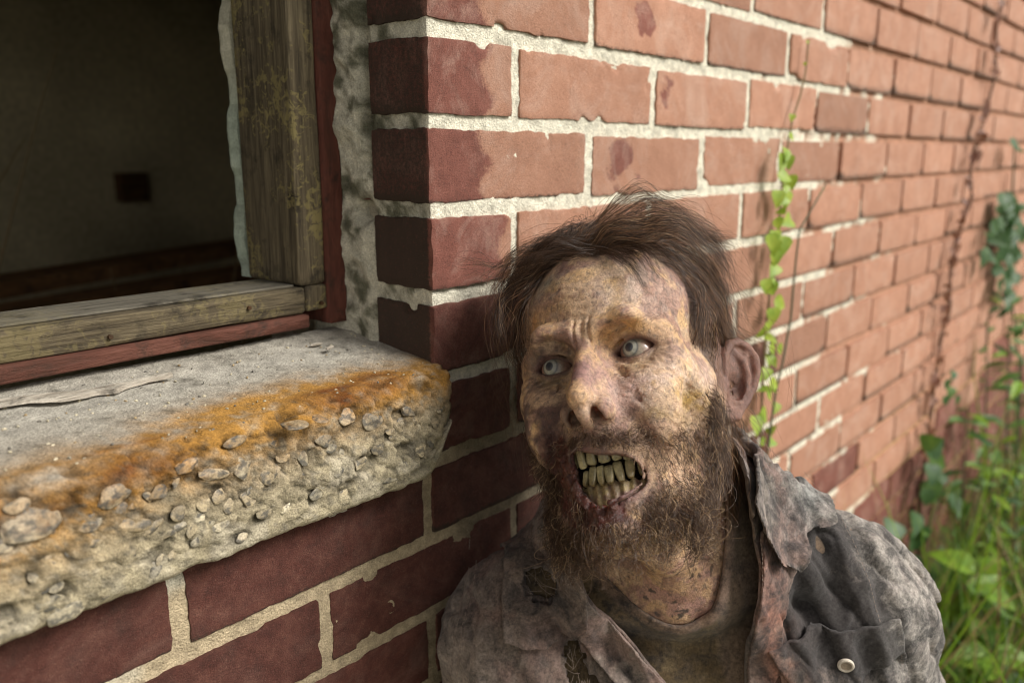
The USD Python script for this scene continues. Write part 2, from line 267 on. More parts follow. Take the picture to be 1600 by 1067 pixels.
# mortar
def mortar_colour(p):
    x, y, z = p.T
    cream = np.array([0.66, 0.62, 0.50]); tan = np.array([0.43, 0.345, 0.225]); far_c = np.array([0.42, 0.235, 0.155]); lich = np.array([0.15, 0.145, 0.10])
    n = fbm(p, 14, 4, 11); n2 = fbm(p, 60, 4, 12); n3 = fbm(p, 200, 3, 13)
    c = np.repeat(cream[None], len(p), 0)
    t = sstep(-0.34, -0.40, z+0.2*n)*(1-sstep(0.02, 0.30, x)*0.75)*(1-sstep(0.4, 0.6, x))
    c = c*(1-t[:, None])+tan*t[:, None]
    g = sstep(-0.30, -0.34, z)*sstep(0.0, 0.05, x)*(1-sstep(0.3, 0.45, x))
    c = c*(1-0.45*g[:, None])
    fr = sstep(0.72, 0.95, x+0.9*n+0.5*n2+0.35*np.minimum(0, z+0.3)*0+0.28*np.minimum(0, z+0.22))
    c = c*(1-fr[:, None])+far_c*fr[:, None]
    w = sstep(1.0, 1.3, x)*sstep(-0.55, -0.75, z)
    c = c*(1-w[:, None])+np.array([0.44, 0.29, 0.14])*w[:, None]
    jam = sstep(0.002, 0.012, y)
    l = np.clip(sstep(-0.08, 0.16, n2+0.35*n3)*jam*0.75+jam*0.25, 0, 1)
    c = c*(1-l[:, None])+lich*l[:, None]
    d = sstep(0.12, 0.22, n2+0.3*n3)*0.18
    return c*(1-d[:, None]), fr
def mortar_grid(path, zs, name, lump=None):
    path = np.asarray(path, float); seg = np.gradient(path, axis=0); nr = np.stack([seg[:, 1], -seg[:, 0]], 1); nr /= np.linalg.norm(nr, axis=1, keepdims=True)
    P = np.concatenate([np.repeat(path[:, None], len(zs), 1), np.broadcast_to(zs[None, :, None], (len(path), len(zs), 1))], -1).reshape(-1, 3)
    N = np.concatenate([np.repeat(nr[:, None], len(zs), 1), np.zeros((len(path), len(zs), 1))], -1).reshape(-1, 3)
    col, fr = mortar_colour(P)
    h = np.minimum(0.0026*fbm(P, 40, 4, 21)+0.0030*fbm(P, 170, 3, 22), 0.0011)-0.0045*fr+0.0012*fbm(P, 9, 2, 24)
    if lump is not None: h = h+lump(P)
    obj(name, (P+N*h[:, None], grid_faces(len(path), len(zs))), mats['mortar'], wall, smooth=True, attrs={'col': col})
YM = 0.0022
def lump(P):
    t = sstep(0.064, 0.072, P[:, 1])
    hole = np.exp(-((P[:, 1]-0.079)/0.008)**2-((P[:, 2]+0.168)/0.007)**2)
    gap = 0.012*np.exp(-((P[:, 1]-0.071)/0.003)**2)*sstep(-0.14, -0.10, P[:, 2])
    return t*(0.004+0.016*fbm(P, 22, 4, 31)+0.010*fbm(P, 70, 3, 32))-0.03*hole-gap
ys = np.arange(0.150, YM, -0.0022); xs = np.r_[np.arange(YM, 0.95, 0.0028), np.arange(0.955, 3.7, 0.012)]
mortar_grid(np.vstack([np.stack([np.full(len(ys), YM), ys], 1), np.stack([xs, np.full(len(xs), YM)], 1)]), np.arange(-0.350, 0.30, 0.0028)[::-1], 'mortar_joints', lump)
mortar_grid(np.stack([np.r_[np.arange(-0.7, 0.95, 0.004), np.arange(0.955, 3.7, 0.014)], np.full(len(np.arange(-0.7, 0.95, 0.004))+len(np.arange(0.955, 3.7, 0.014)), YM)], 1), np.arange(-1.40, -0.349, 0.0035)[::-1], 'mortar_joints')
# solid backing and the wall on the other side of the window, out of frame
n8 = lambda m: {'col': np.tile([0.40, 0.36, 0.28], (len(m.vertices), 1))}
def box(lo, hi): m = trimesh.creation.box(bounds=[lo, hi]); return m
for lo, hi in (((0.012, 0.048, -1.4), (3.7, 0.24, 1.36)), ((-1.5, 0.048, -1.4), (0.011, 0.24, -0.372)), ((0.012, 0.02, 0.30), (3.7, 0.047, 0.9))):
    m = box(lo, hi); obj('wall_core', m, mats['mortar'], wall, attrs=n8(m))
# ---------------------------------------------------------------- concrete window sill with exposed stones
sill = thing('window_sill', 'weathered concrete window sill stained rusty orange, with stones showing in its broken front', 'sill')
def sill_colour(p):
    x, y, z = p.T
    n = fbm(p, 18, 4, 41); n2 = fbm(p, 70, 4, 42); n3 = fbm(p, 240, 3, 43)
    grey = np.array([0.31, 0.285, 0.235]); buff = np.array([0.345, 0.295, 0.195]); rust = np.array([0.31, 0.160, 0.036]); brown = np.array([0.135, 0.046, 0.009]); pale = np.array([0.60, 0.53, 0.40])
    s = np.where(y > -0.004, -(y+0.004), 0)+np.where(y <= -0.004, -(z+0.289), 0)      # distance over the front edge: <0 on top, >0 down the face
    c = np.repeat(grey[None], len(p), 0)
    def mixc(c, k, col): k = np.clip(k, 0, 1)[:, None]; return c*(1-k)+col*k
    c = mixc(c, sstep(0.03, 0.12, n2)*0.5, np.array([0.22, 0.20, 0.16]))
    c = mixc(c, sstep(-0.02, 0.05, s+0.06*n), buff)
    lean = 0.020*sstep(-0.16, -0.32, x)
    r = np.exp(-((s+0.004-lean+0.035*n)/0.028)**2)
    c = mixc(c, 1.15*r*np.clip(0.85+1.8*n2+1.2*n3+0.9*n, 0, 1.1), rust)
    c = mixc(c, sstep(0.10, 0.20, n3+0.6*n2)*0.35*(s > 0.01), pale)
    for hx, hs, ax, as_ in ((-0.058, -0.006, 0.022, 0.010), (-0.245, 0.004, 0.030, 0.010), (-0.10, -0.003, 0.03, 0.006), (-0.32, 0.014, 0.04, 0.010)):
        c = mixc(c, 1.1*np.exp(-((x-hx)/ax)**2-((s-hs+0.02*n)/as_)**2)*(0.8+1.5*n2), brown)
    c = mixc(c, sstep(0.05, 0.14, n2+0.3*n3)*0.55*sstep(0.0, 0.02, s), np.array([0.15, 0.125, 0.085])); c = mixc(c, sstep(0.06, 0.15, fbm(p, 45, 4, 47))*0.5*sstep(0.0, 0.02, s), np.array([0.47, 0.42, 0.32]))
    dust = np.exp(-((s+0.075)/0.03)**2)*0.3
    c = mixc(c, dust, np.array([0.42, 0.40, 0.35]))
    c = mixc(c, sstep(0.16, 0.24, n3+0.4*n2)*0.5, np.array([0.09, 0.08, 0.06]))
    c = mixc(c, sstep(0.05, 0.09, s)*sstep(-0.02, 0.06, n)*0.5, np.array([0.30, 0.26, 0.16]))
    return np.clip(c, 0.01, 1)
prof = [(0.118, -0.268), (0.06, -0.2755), (0.020, -0.2800), (0.004, -0.2825)]
prof += [(0.004-0.024*math.sin(t)**0.6, -0.2825-0.011*(1-math.cos(t))-0.002*t) for t in np.linspace(0.15, math.pi/2, 8)]
prof += [(-0.0215, -0.330), (-0.0215, -0.352)]+[(-0.0215+0.008*(1-math.cos(t)), -0.358-0.008*math.sin(t)) for t in np.linspace(0.1, math.pi/2, 5)]+[(0.048, -0.367)]
prof = np.array(prof); dl = np.r_[0, np.cumsum(np.linalg.norm(np.diff(prof, axis=0), axis=1))]
ss = np.arange(0, dl[-1], 0.0021); pr = np.stack([np.interp(ss, dl, prof[:, 0]), np.interp(ss, dl, prof[:, 1])], 1)
xs = np.r_[np.arange(-1.3, -0.43, 0.02), np.arange(-0.43, 0.0035, 0.0021)]
X0 = np.concatenate([np.repeat(xs[:, None, None], len(pr), 1), np.broadcast_to(pr[None], (len(xs), len(pr), 2))], -1)
tg = np.gradient(pr, axis=0); nn = np.stack([tg[:, 1], -tg[:, 0]], 1); nn /= np.linalg.norm(nn, axis=1, keepdims=True)
NN = np.concatenate([np.zeros((len(pr), 1)), nn], 1)
if NN[2, 2] < 0: NN = -NN
P = X0.reshape(-1, 3); N = np.broadcast_to(NN[None], X0.shape).reshape(-1, 3)
face = sstep(0.004, -0.015, P[:, 1])*(0.25+0.75*sstep(-0.366, -0.345, P[:, 2]))
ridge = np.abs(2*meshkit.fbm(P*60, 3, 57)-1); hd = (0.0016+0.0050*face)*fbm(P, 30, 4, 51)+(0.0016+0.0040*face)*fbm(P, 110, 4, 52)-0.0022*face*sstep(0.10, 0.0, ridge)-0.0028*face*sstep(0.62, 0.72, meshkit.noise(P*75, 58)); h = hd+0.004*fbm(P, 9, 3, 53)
P = P+N*h[:, None]
endr = np.clip((xs.repeat(len(pr))+0.022)/0.025, 0, 1); zb = P[:, 2]
cyx = np.array([0.03, -0.322])
shrink = 1-0.10*endr**3; low = sstep(-0.325, -0.365, zb)
P[:, 1] = cyx[0]+(P[:, 1]-cyx[0])*np.where(P[:, 1] < 0.002, shrink, 1); P[:, 2] += (0.004*endr**3)*(zb < -0.33)+0.030*low*sstep(-0.030, 0.003, P[:, 0])**1.3*(P[:, 1] < 0.02)
P[:, 0] += 0.003*fbm(P, 60, 3, 56)*endr
nx, npf = len(xs), len(pr)
cap0 = len(P); Pc = np.vstack([P, [[0.004, 0.045, -0.325]]])
last = (nx-1)*npf+np.arange(npf); capf = np.stack([last[:-1], np.full(npf-1, cap0), last[1:], last[1:]], -1)
gf = grid_faces(nx, npf); F3 = np.vstack([gf[:, [0, 1, 2]], gf[:, [0, 2, 3]], capf[:, [0, 1, 2]]])
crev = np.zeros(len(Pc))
def stone(c, size, ang, seed, normal=(0, -1, 0.3), flat=0.45, sub=3):
    m = trimesh.creation.icosphere(sub, 1.0); v = m.vertices.copy(); rr = np.random.default_rng(seed)
    for _ in range(7):
        d = rr.normal(size=3); d /= np.linalg.norm(d); k = rr.uniform(0.55, 0.9); q = v@d; v -= np.outer(np.maximum(q-k, 0), d)
    v *= 1+0.25*fbm(v+seed, 1.7, 3, seed % 50)[:, None]
    n = np.array(normal, float); n /= np.linalg.norm(n); a = np.cross([0, 0, 1.], n); a /= np.linalg.norm(a); b = np.cross(n, a)
    ca, sa = math.cos(ang), math.sin(ang); u, w = ca*a+sa*b, -sa*a+ca*b
    return np.asarray(c)+v[:, :1]*size[0]*u+v[:, 1:2]*size[1]*w+v[:, 2:3]*size[0]*flat*n, m.faces
def face_point(px, py, front=-0.022):
    d = (px-800)/F_PX*RT-(py-533.5)/F_PX*UP+FW; best = None
    y0 = CAM+d*((front-CAM[1])/d[1]); z0 = CAM+d*((-0.287-CAM[2])/d[2])
    return (y0, (0, -1, 0.25)) if y0[2] < -0.291 else (z0+np.array([0, 0, 0]), (0, -0.35, 1))
STONES = [(50, 822, 30, 20, .1, 1), (85, 880, 18, 12, .3, 0), (120, 858, 12, 9, 0, 2), (60, 905, 10, 18, .4, 2), (135, 895, 9, 6, .6, 2), (110, 950, 26, 14, .4, 1), (82, 940, 16, 10, 0, 1), (140, 815, 14, 12, -.3, 3), (245, 890, 10, 8, 1.0, 2),
 (210, 820, 24, 8, -.3, 0), (240, 825, 16, 7, .4, 0), (265, 835, 12, 5, .1, 0), (305, 820, 9, 16, -.5, 0), (310, 845, 9, 6, .5, 2), (345, 822, 15, 7, .2, 1), (283, 802, 11, 9, .2, 0), (180, 775, 20, 12, .2, 1), (190, 792, 8, 8, 0, 2), (335, 740, 22, 8, -.2, 1), (380, 730, 15, 17, .2, 1), (425, 738, 17, 17, .1, 0),
 (295, 728, 18, 8, .1, 0), (320, 785, 9, 12, .2, 0), (345, 775, 11, 8, .5, 0), (360, 790, 9, 11, 0, 0), (390, 780, 12, 12, .3, 0), (405, 765, 10, 7, .1, 0), (460, 660, 20, 11, -.2, 1), (508, 685, 14, 13, .2, 3), (545, 652, 15, 13, .1, 3), (585, 655, 20, 15, .1, 3), (640, 643, 17, 10, -.4, 3), (630, 658, 10, 6, 0, 3),
 (500, 650, 9, 12, .4, 2), (475, 712, 8, 14, .2, 1), (445, 710, 12, 10, .3, 0), (535, 720, 12, 24, -.7, 3), (595, 697, 16, 12, .3, 0), (612, 672, 10, 8, 0, 0), (640, 720, 8, 9, .2, 2), (660, 700, 12, 16, .3, 0), (675, 690, 7, 11, .1, 2), (610, 748, 22, 7, -.1, 3), (565, 723, 14, 8, .4, 0), (500, 768, 18, 9, .3, 3), (465, 745, 16, 8, .1, 0),
 (540, 775, 8, 14, -.4, 0), (450, 795, 10, 5, .4, 1), (415, 800, 12, 9, 0, 0), (520, 700, 10, 7, .2, 1), (430, 690, 8, 6, .2, 0), (370, 690, 16, 7, .1, 1), (580, 740, 10, 6, .5, 0), (655, 668, 7, 6, 0, 1), (690, 640, 7, 6, 0, 1), (682, 660, 8, 9, .2, 0), (250, 770, 13, 9, .2, 0), (150, 845, 15, 8, -.2, 0), (30, 790, 14, 8, 0, 1), (10, 850, 12, 9, 0, 1), (200, 870, 12, 8, .3, 0), (165, 925, 10, 8, .1, 0), (380, 840, 9, 6, .4, 0)]
SCOL = {0: (0.27, 0.195, 0.10), 1: (0.43, 0.375, 0.26), 2: (0.13, 0.12, 0.10), 3: (0.30, 0.27, 0.20)}
rs = np.random.default_rng(77)
for _ in range(36):
    t = rs.uniform(0, 1); STONES.append((t*690+4, (1-t)*rs.uniform(745, 985)+t*rs.uniform(640, 735), rs.uniform(4, 10), rs.uniform(3, 8), rs.uniform(-1, 1), int(rs.choice([0, 0, 1, 2, 3]))))
for k, (px, py, a, b, an, kind) in enumerate(STONES):
    c, n = face_point(px, py); sc = 0.00047
    c = c-np.array(n)*(0.0020 if k < len(STONES)-36 else 0.0022)
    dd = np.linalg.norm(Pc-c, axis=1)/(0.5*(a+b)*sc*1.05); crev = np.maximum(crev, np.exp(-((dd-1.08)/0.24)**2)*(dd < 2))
    v, f = stone(c, (a*sc*1.05, b*sc*1.05), an, 300+k, n, 0.17)
    cc = np.array(SCOL[kind])*(1+0.5*fbm(v, 90, 3, k)[:, None]); sp = sstep(0.05, 0.12, fbm(v, 260, 3, k+9))[:, None]*(0.8 if kind in (1, 3) else 0.55)
    cc = cc*(1-sp)+np.array([0.05, 0.05, 0.055])*sp
    ru = np.exp(-((v[:, 2:3]+0.292)/0.018)**2)*0.35*np.clip(0.6+3*fbm(v, 60, 3, k+3)[:, None], 0, 1); cc = cc*(1-ru)+np.array([0.40, 0.19, 0.05])*ru
    cb = sill_colour(v-np.array(n)*0.002); cc = cc*(0.48 if kind else 0.30)+cb*(0.52 if kind else 0.70); cc = cc*rs.uniform(0.62, 1.12); s2 = sstep(0.03, 0.09, fbm(v, 330, 3, k+31))[:, None]*0.75; cc = cc*(1-s2)+np.array([0.055, 0.052, 0.045])*s2
    obj('stone', (v, f), mats['pebble'], sill, smooth=True, attrs={'col': np.clip(cc, 0.01, 1)})
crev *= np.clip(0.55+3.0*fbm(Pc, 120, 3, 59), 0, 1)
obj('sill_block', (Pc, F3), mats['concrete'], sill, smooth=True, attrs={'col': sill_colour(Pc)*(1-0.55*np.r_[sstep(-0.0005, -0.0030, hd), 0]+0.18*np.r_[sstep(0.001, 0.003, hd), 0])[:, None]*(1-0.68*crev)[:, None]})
# grit, paint flecks and a pale splinter lying on the sill
gr = [];
for k in range(260):
    x = rng.uniform(-0.40, -0.005); y = rng.uniform(-0.012, 0.10); z = np.interp(y, [-0.012, 0.004, 0.118], [-0.2855, -0.2825, -0.268])
    gr.append(stone((x, y, z+0.0006), (rng.uniform(.0005, .0016), rng.uniform(.0004, .0010)), rng.uniform(0, 3), 900+k, (0, -0.1, 1), 0.6, 1))
V, Fc = cat(gr); cg = np.repeat(np.array([SCOL[i] for i in rng.choice([0, 1, 1, 2, 3], 260)]), len(gr[0][0]), 0)
tag(obj('grit', (V, Fc), mats['pebble'], sill, attrs={'col': cg}), kind='stuff')
sp = np.linspace(0, 1, 40); wdt = 0.0075*np.sin(np.pi*np.clip(sp*0.95+0.03, 0, 1))**0.6*(1+1.6*fbm(np.stack([sp*9, sp*0, sp*0], 1), 1, 3, 3))*(1.15-0.5*sp)
cl = np.stack([-0.30+0.125*sp, 0.086-0.012*sp+0.002*np.sin(sp*9), -0.2695+0.0012*np.sin(sp*7)-0.001*sp], 1)
ring = [cl+np.stack([0*sp, wdt*a, 0.0028*b*np.ones(40)+0.0012*fbm(cl*1.0+a*3, 120, 3, 4)], 1) for a, b in ((-1, -.3), (-.6, .7), (-.1, .25), (.3, 1.0), (.7, .5), (1, -.3))]
V = np.stack(ring, 1).reshape(-1, 3)
tag(obj('wood_splinter', (V, grid_faces(40, 6)), mats['pale_wood'], smooth=True), 'long pale splinter of bare wood lying on the concrete sill under the window', 'splinter')
for k, (px, py) in enumerate(((495, 540), (515, 545), (290, 560), (180, 590))):
    d = (px-800)/F_PX*RT-(py-533.5)/F_PX*UP+FW; c = CAM+d*((-0.2715-CAM[2])/d[2])
    v, f = stone(c+np.array([0, 0, .001]), (0.006-0.001*k, 0.0025), 0.3*k, 1500+k, (0, -0.1, 1), 0.22, 2)
    tag(obj('paint_flake', (v, f), mats['pale_wood'], smooth=True), ['largest pale paint flake, on the sill near the brick corner', 'small paint flake beside the largest flake at the brick corner', 'pale flake on the sill below the middle of the red rail', 'tiny flake on the sill near the end of the splinter'][k], 'flake')
# ---------------------------------------------------------------- window frame
frame = thing('window_frame', 'old unpainted window frame, lichen on its post, red paint left along its edges', 'window frame')
def timber(lo, hi, n, seed, amp=0.0012, r=0.002):
    v, f = subbox(lo, hi, n); q = np.clip(v, np.array(lo)+r, np.array(hi)-r); d = v-q; L = np.linalg.norm(d, axis=1, keepdims=True)
    v = q+d/np.maximum(L, 1e-9)*np.minimum(L, r)
    ax = int(np.argmax(np.array(hi)-np.array(lo))); s = np.array([60., 60., 60.]); s[ax] = 7
    return v+amp*np.stack([meshkit.fbm(v*s+seed+i*7, 4, seed)-.5 for i in range(3)], 1)*np.where(np.arange(3) == ax, 0.3, 1), f
obj('post', timber((-0.044, 0.107, -0.2275), (-0.0185, 0.185, 0.32), (14, 34, 150), 3, 0.0028, 0.004), mats['post_wood'], frame, smooth=True)
obj('post_foot', timber((-0.0392, 0.1072, -0.2485), (-0.0186, 0.150, -0.2278), (10, 20, 10), 14, 0.0016, 0.002), mats['post_wood'], frame, smooth=True)
obj('red_edge', timber((-0.0182, 0.1045, -0.262), (0.0005, 0.150, 0.32), (9, 16, 120), 5, 0.0014, 0.002), mats['red_paint'], frame, smooth=True)
obj('bottom_rail', timber((-1.25, 0.108, -0.250), (-0.0396, 0.166, -0.2285), (420, 26, 12), 8, 0.0030, 0.003), mats['rail_wood'], frame, smooth=True)
obj('rail_top', timber((-1.25, 0.116, -0.2285), (-0.0445, 0.167, -0.2262), (300, 26, 2), 9, 0.0014, 0.0008), mats['grey_wood'], frame, smooth=True)
obj('red_bead', timber((-1.25, 0.1052, -0.2622), (-0.0385, 0.150, -0.2502), (260, 16, 6), 12, 0.0016, 0.002), mats['red_paint_rail'], frame, smooth=True)
for x, y, z in ((-0.026, 0.1065, -0.243), (-0.093, 0.1075, -0.238), (-0.20, 0.1075, -0.243)):
    m = trimesh.creation.cylinder(0.0016, 0.004, sections=10); m.apply_transform(trimesh.transformations.rotation_matrix(np.pi/2, [1, 0, 0])); m.apply_translation([x, y, z]); obj('nail', m, mats['burnt_wood'], frame)
tag(obj('latch_stub', timber((-0.0462, 0.150, 0.006), (-0.0415, 0.158, 0.045), (2, 3, 8), 4, .001, .001), mats['burnt_wood'], frame), None)
# flaking plaster edge behind the post
zs = np.arange(-0.228, 0.35, 0.0035); e = 0.0065*fbm(np.stack([zs*0+3, zs*0, zs], 1), 26, 4, 61)+0.006*np.sin(zs*38+1)**8*-1
V = []; C = []
for xo, yo in ((0.004, 0.2060), (-0.0036, 0.2040), (-0.0048, 0.2010), (-0.0036, 0.1880), (0.004, 0.1870)):
    V.append(np.stack([-0.0395+xo*0.8+np.where(xo < 0, np.clip(-e*1.3, -0.006, 0.004), 0), np.full(len(zs), yo)+0.002*fbm(np.stack([zs, zs*0+xo*99, zs*0], 1), 80, 3, 62), zs], 1))
    gq = sstep(-0.03, -0.10, zs)[:, None]; C.append((1-gq)*np.array([0.50, 0.48, 0.38])+gq*np.array([0.40, 0.45, 0.37])-0.5*np.clip(fbm(V[-1], 150, 3, 63), 0.10, 1)[:, None])
V = np.stack(V, 1); obj('plaster_edge', (V.reshape(-1, 3), grid_faces(len(zs), 5)), mats['old_paint'], frame, attrs={'col': np.clip(np.stack(C, 1).reshape(-1, 3), 0.02, 1)})
# ---------------------------------------------------------------- dark room behind the window
room = thing('derelict_room', 'dark empty room behind the window opening, with stained plaster walls', 'room')
def shell(lo, hi, col, name, nm='old_paint'):
    v, f = subbox(lo, hi, [max(1, int((hi[i]-lo[i])/0.12)) for i in range(3)]); c = np.array(col)*(1+1.2*fbm(v, 2.2, 4, 71)[:, None]+0.7*fbm(v, 9, 3, 72)[:, None])
    obj(name, (v, f), mats[nm], room, attrs={'col': np.clip(c, 0.01, 1)})
shell((-2.2, 2.30, -1.3), (3.2, 2.36, 1.3), (0.52, 0.46, 0.30), 'back_wall'); shell((2.6, 0.24, -1.3), (2.66, 2.30, 1.3), (0.50, 0.45, 0.32), 'end_wall'); shell((-2.26, 0.24, -1.3), (-2.2, 2.30, 1.3), (0.50, 0.46, 0.35), 'end_wall')
shell((-2.2, 0.24, 1.3), (3.2, 2.36, 1.36), (0.50, 0.46, 0.36), 'ceiling'); shell((-2.2, 0.24, -1.36), (3.2, 2.36, -1.3), (0.22, 0.17, 0.11), 'room_floor')
shell((-1.56, 0.02, 0.55), (0.012, 0.236, 1.36), (0.3, 0.28, 0.2), 'lintel'); shell((-2.2, 0.02, -1.4), (-1.3, 0.236, 1.36), (0.3, 0.2, 0.15), 'wall_pier')
sb = thing('switch_box', 'small black wall box on the back wall of the dark room', 'wall box')
obj('box', box((0.80, 2.25, -0.275), (0.89, 2.297, -0.185)), mats['burnt_wood'], sb); obj('cover_plate', box((0.812, 2.243, -0.262), (0.878, 2.2495, -0.198)), mats['burnt_wood'], sb)
for k, (a, b, r, l) in enumerate([((-0.25, 1.1, -0.36), (1.2, 1.5, -0.33), 0.05, 'charred plank leaning low across the dark room'), ((-0.4, 1.3, -0.44), (1.0, 1.2, -0.39), 0.06, 'lower charred plank in the heap inside the room'), ((-0.4, 0.8, -0.36), (0.5, 1.0, -0.35), 0.04, 'short brown plank nearest the window inside the room')]):
    a, b = np.array(a), np.array(b); d = b-a; n = 14; pts = a+np.linspace(0, 1, n)[:, None]*d
    sx = np.cross(d, [0, 0, 1.]); sx /= np.linalg.norm(sx); V = np.stack([pts+sx*r*i+np.array([0, 0, 0.014*j]) for i, j in ((-1, -1), (1, -1), (1, 1), (-1, 1), (-1, -1))], 1).reshape(-1, 3)
    e1 = [[0, 1, 2, 3], [(n-1)*5+3, (n-1)*5+2, (n-1)*5+1, (n-1)*5]]
    tag(obj('fallen_plank', (V, np.vstack([grid_faces(n, 5), e1])), mats['plank_wood']), l, 'plank')
# ---------------------------------------------------------------- person: implicit surfaces (millimetres)
RH = np.array([[0.3586483, 0.35341348, -0.90998368], [-0.92158523, 0.44230118, -0.19144274], [0.3219504, 0.87239244, 0.46570309]]); TH = np.array([0.07590945, -0.13556154, -0.30737674])
DT = np.array([[0.67123477, -0.16793184, -0.72197145], [-0.72172336, 0.07399408, -0.68821527], [0.16899487, 0.98301769, -0.07153293]]); TT = np.array([0.07237508, -0.2007812, -0.45243436])
RH = RH*np.array([0.955, 1, 1])
def head2w(p): return TH+np.asarray(p)/1000 @ RH.T
def w2head(w): return (np.asarray(w)-TH) @ np.linalg.inv(RH).T*1000
def tor2w(p): return TT+np.asarray(p)/1000 @ DT.T
def w2tor(w): return (np.asarray(w)-TT) @ DT*1000
def h2t(p): return w2tor(head2w(np.asarray(p, float)))
def t2h(p): return w2head(tor2w(np.asarray(p, float)))
f32 = np.float32
def nrm(v): return np.sqrt(np.einsum('ij,ij->i', v, v))
def ell(p, c, r):
    q = (p-np.array(c, f32))/np.array(r, f32); k0 = nrm(q); k1 = nrm(q/np.array(r, f32)); return k0*(k0-1)/np.maximum(k1, 1e-6)
def cap(p, a, b, ra, rb):
    a, b = np.array(a, f32), np.array(b, f32); ba = b-a; pa = p-a; h = np.clip(pa@ba/max(float(ba@ba), 1e-9), 0, 1)
    return nrm(pa-h[:, None]*ba)-(ra+(rb-ra)*h)
def chain(p, pts, rs):
    rs = np.broadcast_to(rs, len(pts)); d = cap(p, pts[0], pts[1], rs[0], rs[1])
    for i in range(1, len(pts)-1): d = np.minimum(d, cap(p, pts[i], pts[i+1], rs[i], rs[i+1]))
    return d
def su(a, b, k): h = np.maximum(k-np.abs(a-b), 0)/k; return np.minimum(a, b)-h*h*k*0.25
def ss(a, b, k): return -su(-a, b, k)
def poly2(x, y, P):
    P = np.asarray(P, f32); d = np.full(len(x), 1e9, f32); s = np.ones(len(x), f32); n = len(P)
    for i in range(n):
        a, b = P[i], P[i-1]; ex, ey = b-a; wx, wy = x-a[0], y-a[1]; t = np.clip((wx*ex+wy*ey)/(ex*ex+ey*ey+1e-9), 0, 1)
        d = np.minimum(d, (wx-ex*t)**2+(wy-ey*t)**2)
        c1, c2, c3 = y >= a[1], y < b[1], ex*wy > ey*wx; s = np.where((c1 & c2 & c3) | (~c1 & ~c2 & ~c3), -s, s)
    return s*np.sqrt(d)
def smooth_poly(P, n=4):
    P = np.asarray(P, float); out = []
    for i in range(len(P)):
        a, b, c, d = P[i-1], P[i], P[(i+1) % len(P)], P[(i+2) % len(P)]
        for t in np.arange(n)/n: out.append(0.5*((2*b)+(c-a)*t+(2*a-5*b+4*c-d)*t*t+(3*b-a-3*c+d)*t**3))
    return np.array(out)
def nets(fn, lo, hi, h, project_steps=2, chunk=60000):
    lo, hi = np.asarray(lo, float), np.asarray(hi, float); nb = np.ceil((hi-lo)/(4*h)).astype(int); n = nb*4+1
    def ev(P):
        out = np.empty(len(P), f32)
        for i in range(0, len(P), chunk): out[i:i+chunk] = fn(P[i:i+chunk].astype(f32))
        return out
    bc = np.stack(np.meshgrid(*[np.arange(k) for k in nb], indexing='ij'), -1).reshape(-1, 3)
    dc = ev(lo+(bc+0.5)*4*h); keep = np.abs(dc) < 4*h*1.25; V = np.full(n, 1, f32)
    sgn = np.where(dc < 0, -1, 1).astype(f32).reshape(nb)
    V[:-1, :-1, :-1] = sgn.repeat(4, 0).repeat(4, 1).repeat(4, 2); V[-1] = V[-2]; V[:, -1] = V[:, -2]; V[:, :, -1] = V[:, :, -2]; V *= 1e3
    off = np.stack(np.meshgrid(*[np.arange(5)]*3, indexing='ij'), -1).reshape(-1, 3)
    g = (bc[keep][:, None]*4+off[None]).reshape(-1, 3); flat = np.unique((g[:, 0]*n[1]+g[:, 1])*n[2]+g[:, 2])
    gi = np.stack([flat//(n[1]*n[2]), flat//n[2] % n[1], flat % n[2]], 1); V.reshape(-1)[flat] = ev(lo+gi*h)
    S = V < 0; cnt = np.zeros(n-1, np.uint8)
    for a, b, c in np.ndindex(2, 2, 2): cnt += S[a:n[0]-1+a, b:n[1]-1+b, c:n[2]-1+c]
    act = np.argwhere((cnt > 0) & (cnt < 8)); idx = np.full(n-1, -1, np.int32); idx[tuple(act.T)] = np.arange(len(act))
    acc, wt = np.zeros((len(act), 3)), np.zeros(len(act)); fs = []
    cor = [np.array(c) for c in np.ndindex(2, 2, 2)]
    val = {tuple(c): V[tuple((act+c).T)] for c in cor}
    for ax in range(3):
        for c in cor:
            if c[ax]: continue
            e = c.copy(); e[ax] = 1; v0, v1 = val[tuple(c)], val[tuple(e)]; x = (v0 < 0) != (v1 < 0)
            t = np.where(x, v0/np.where(v0 == v1, 1, v0-v1), 0); q = np.repeat(c[None].astype(float), len(act), 0); q[:, ax] += t; acc[x] += q[x]; wt[x] += 1
        s0 = [slice(None)]*3; s1 = [slice(None)]*3; s0[ax] = slice(0, -1); s1[ax] = slice(1, None)
        E = np.argwhere(S[tuple(s0)] != S[tuple(s1)]); u, w = (ax+1) % 3, (ax+2) % 3
        E = E[(E[:, u] > 0) & (E[:, w] > 0) & (E[:, u] < n[u]-1) & (E[:, w] < n[w]-1)]
        du, dw = np.eye(3, dtype=int)[u], np.eye(3, dtype=int)[w]
        q = np.stack([idx[tuple((E-du-dw).T)], idx[tuple((E-dw).T)], idx[tuple(E.T)], idx[tuple((E-du).T)]], 1)
        flip = S[tuple(E.T)]; q[~flip] = q[~flip][:, ::-1]; fs.append(q)
    P = lo+(act+acc/wt[:, None])*h; F = np.vstack(fs); F = F[(F >= 0).all(1)]
    for _ in range(project_steps):
        d = ev(P); e = 0.25*h; G = np.stack([(ev(P+np.eye(3)[k]*e)-d)/e for k in range(3)], 1); g2 = np.maximum((G*G).sum(1), 0.3)
        P = P-np.clip(d/g2, -0.5*h, 0.5*h)[:, None]*G
    return P, F
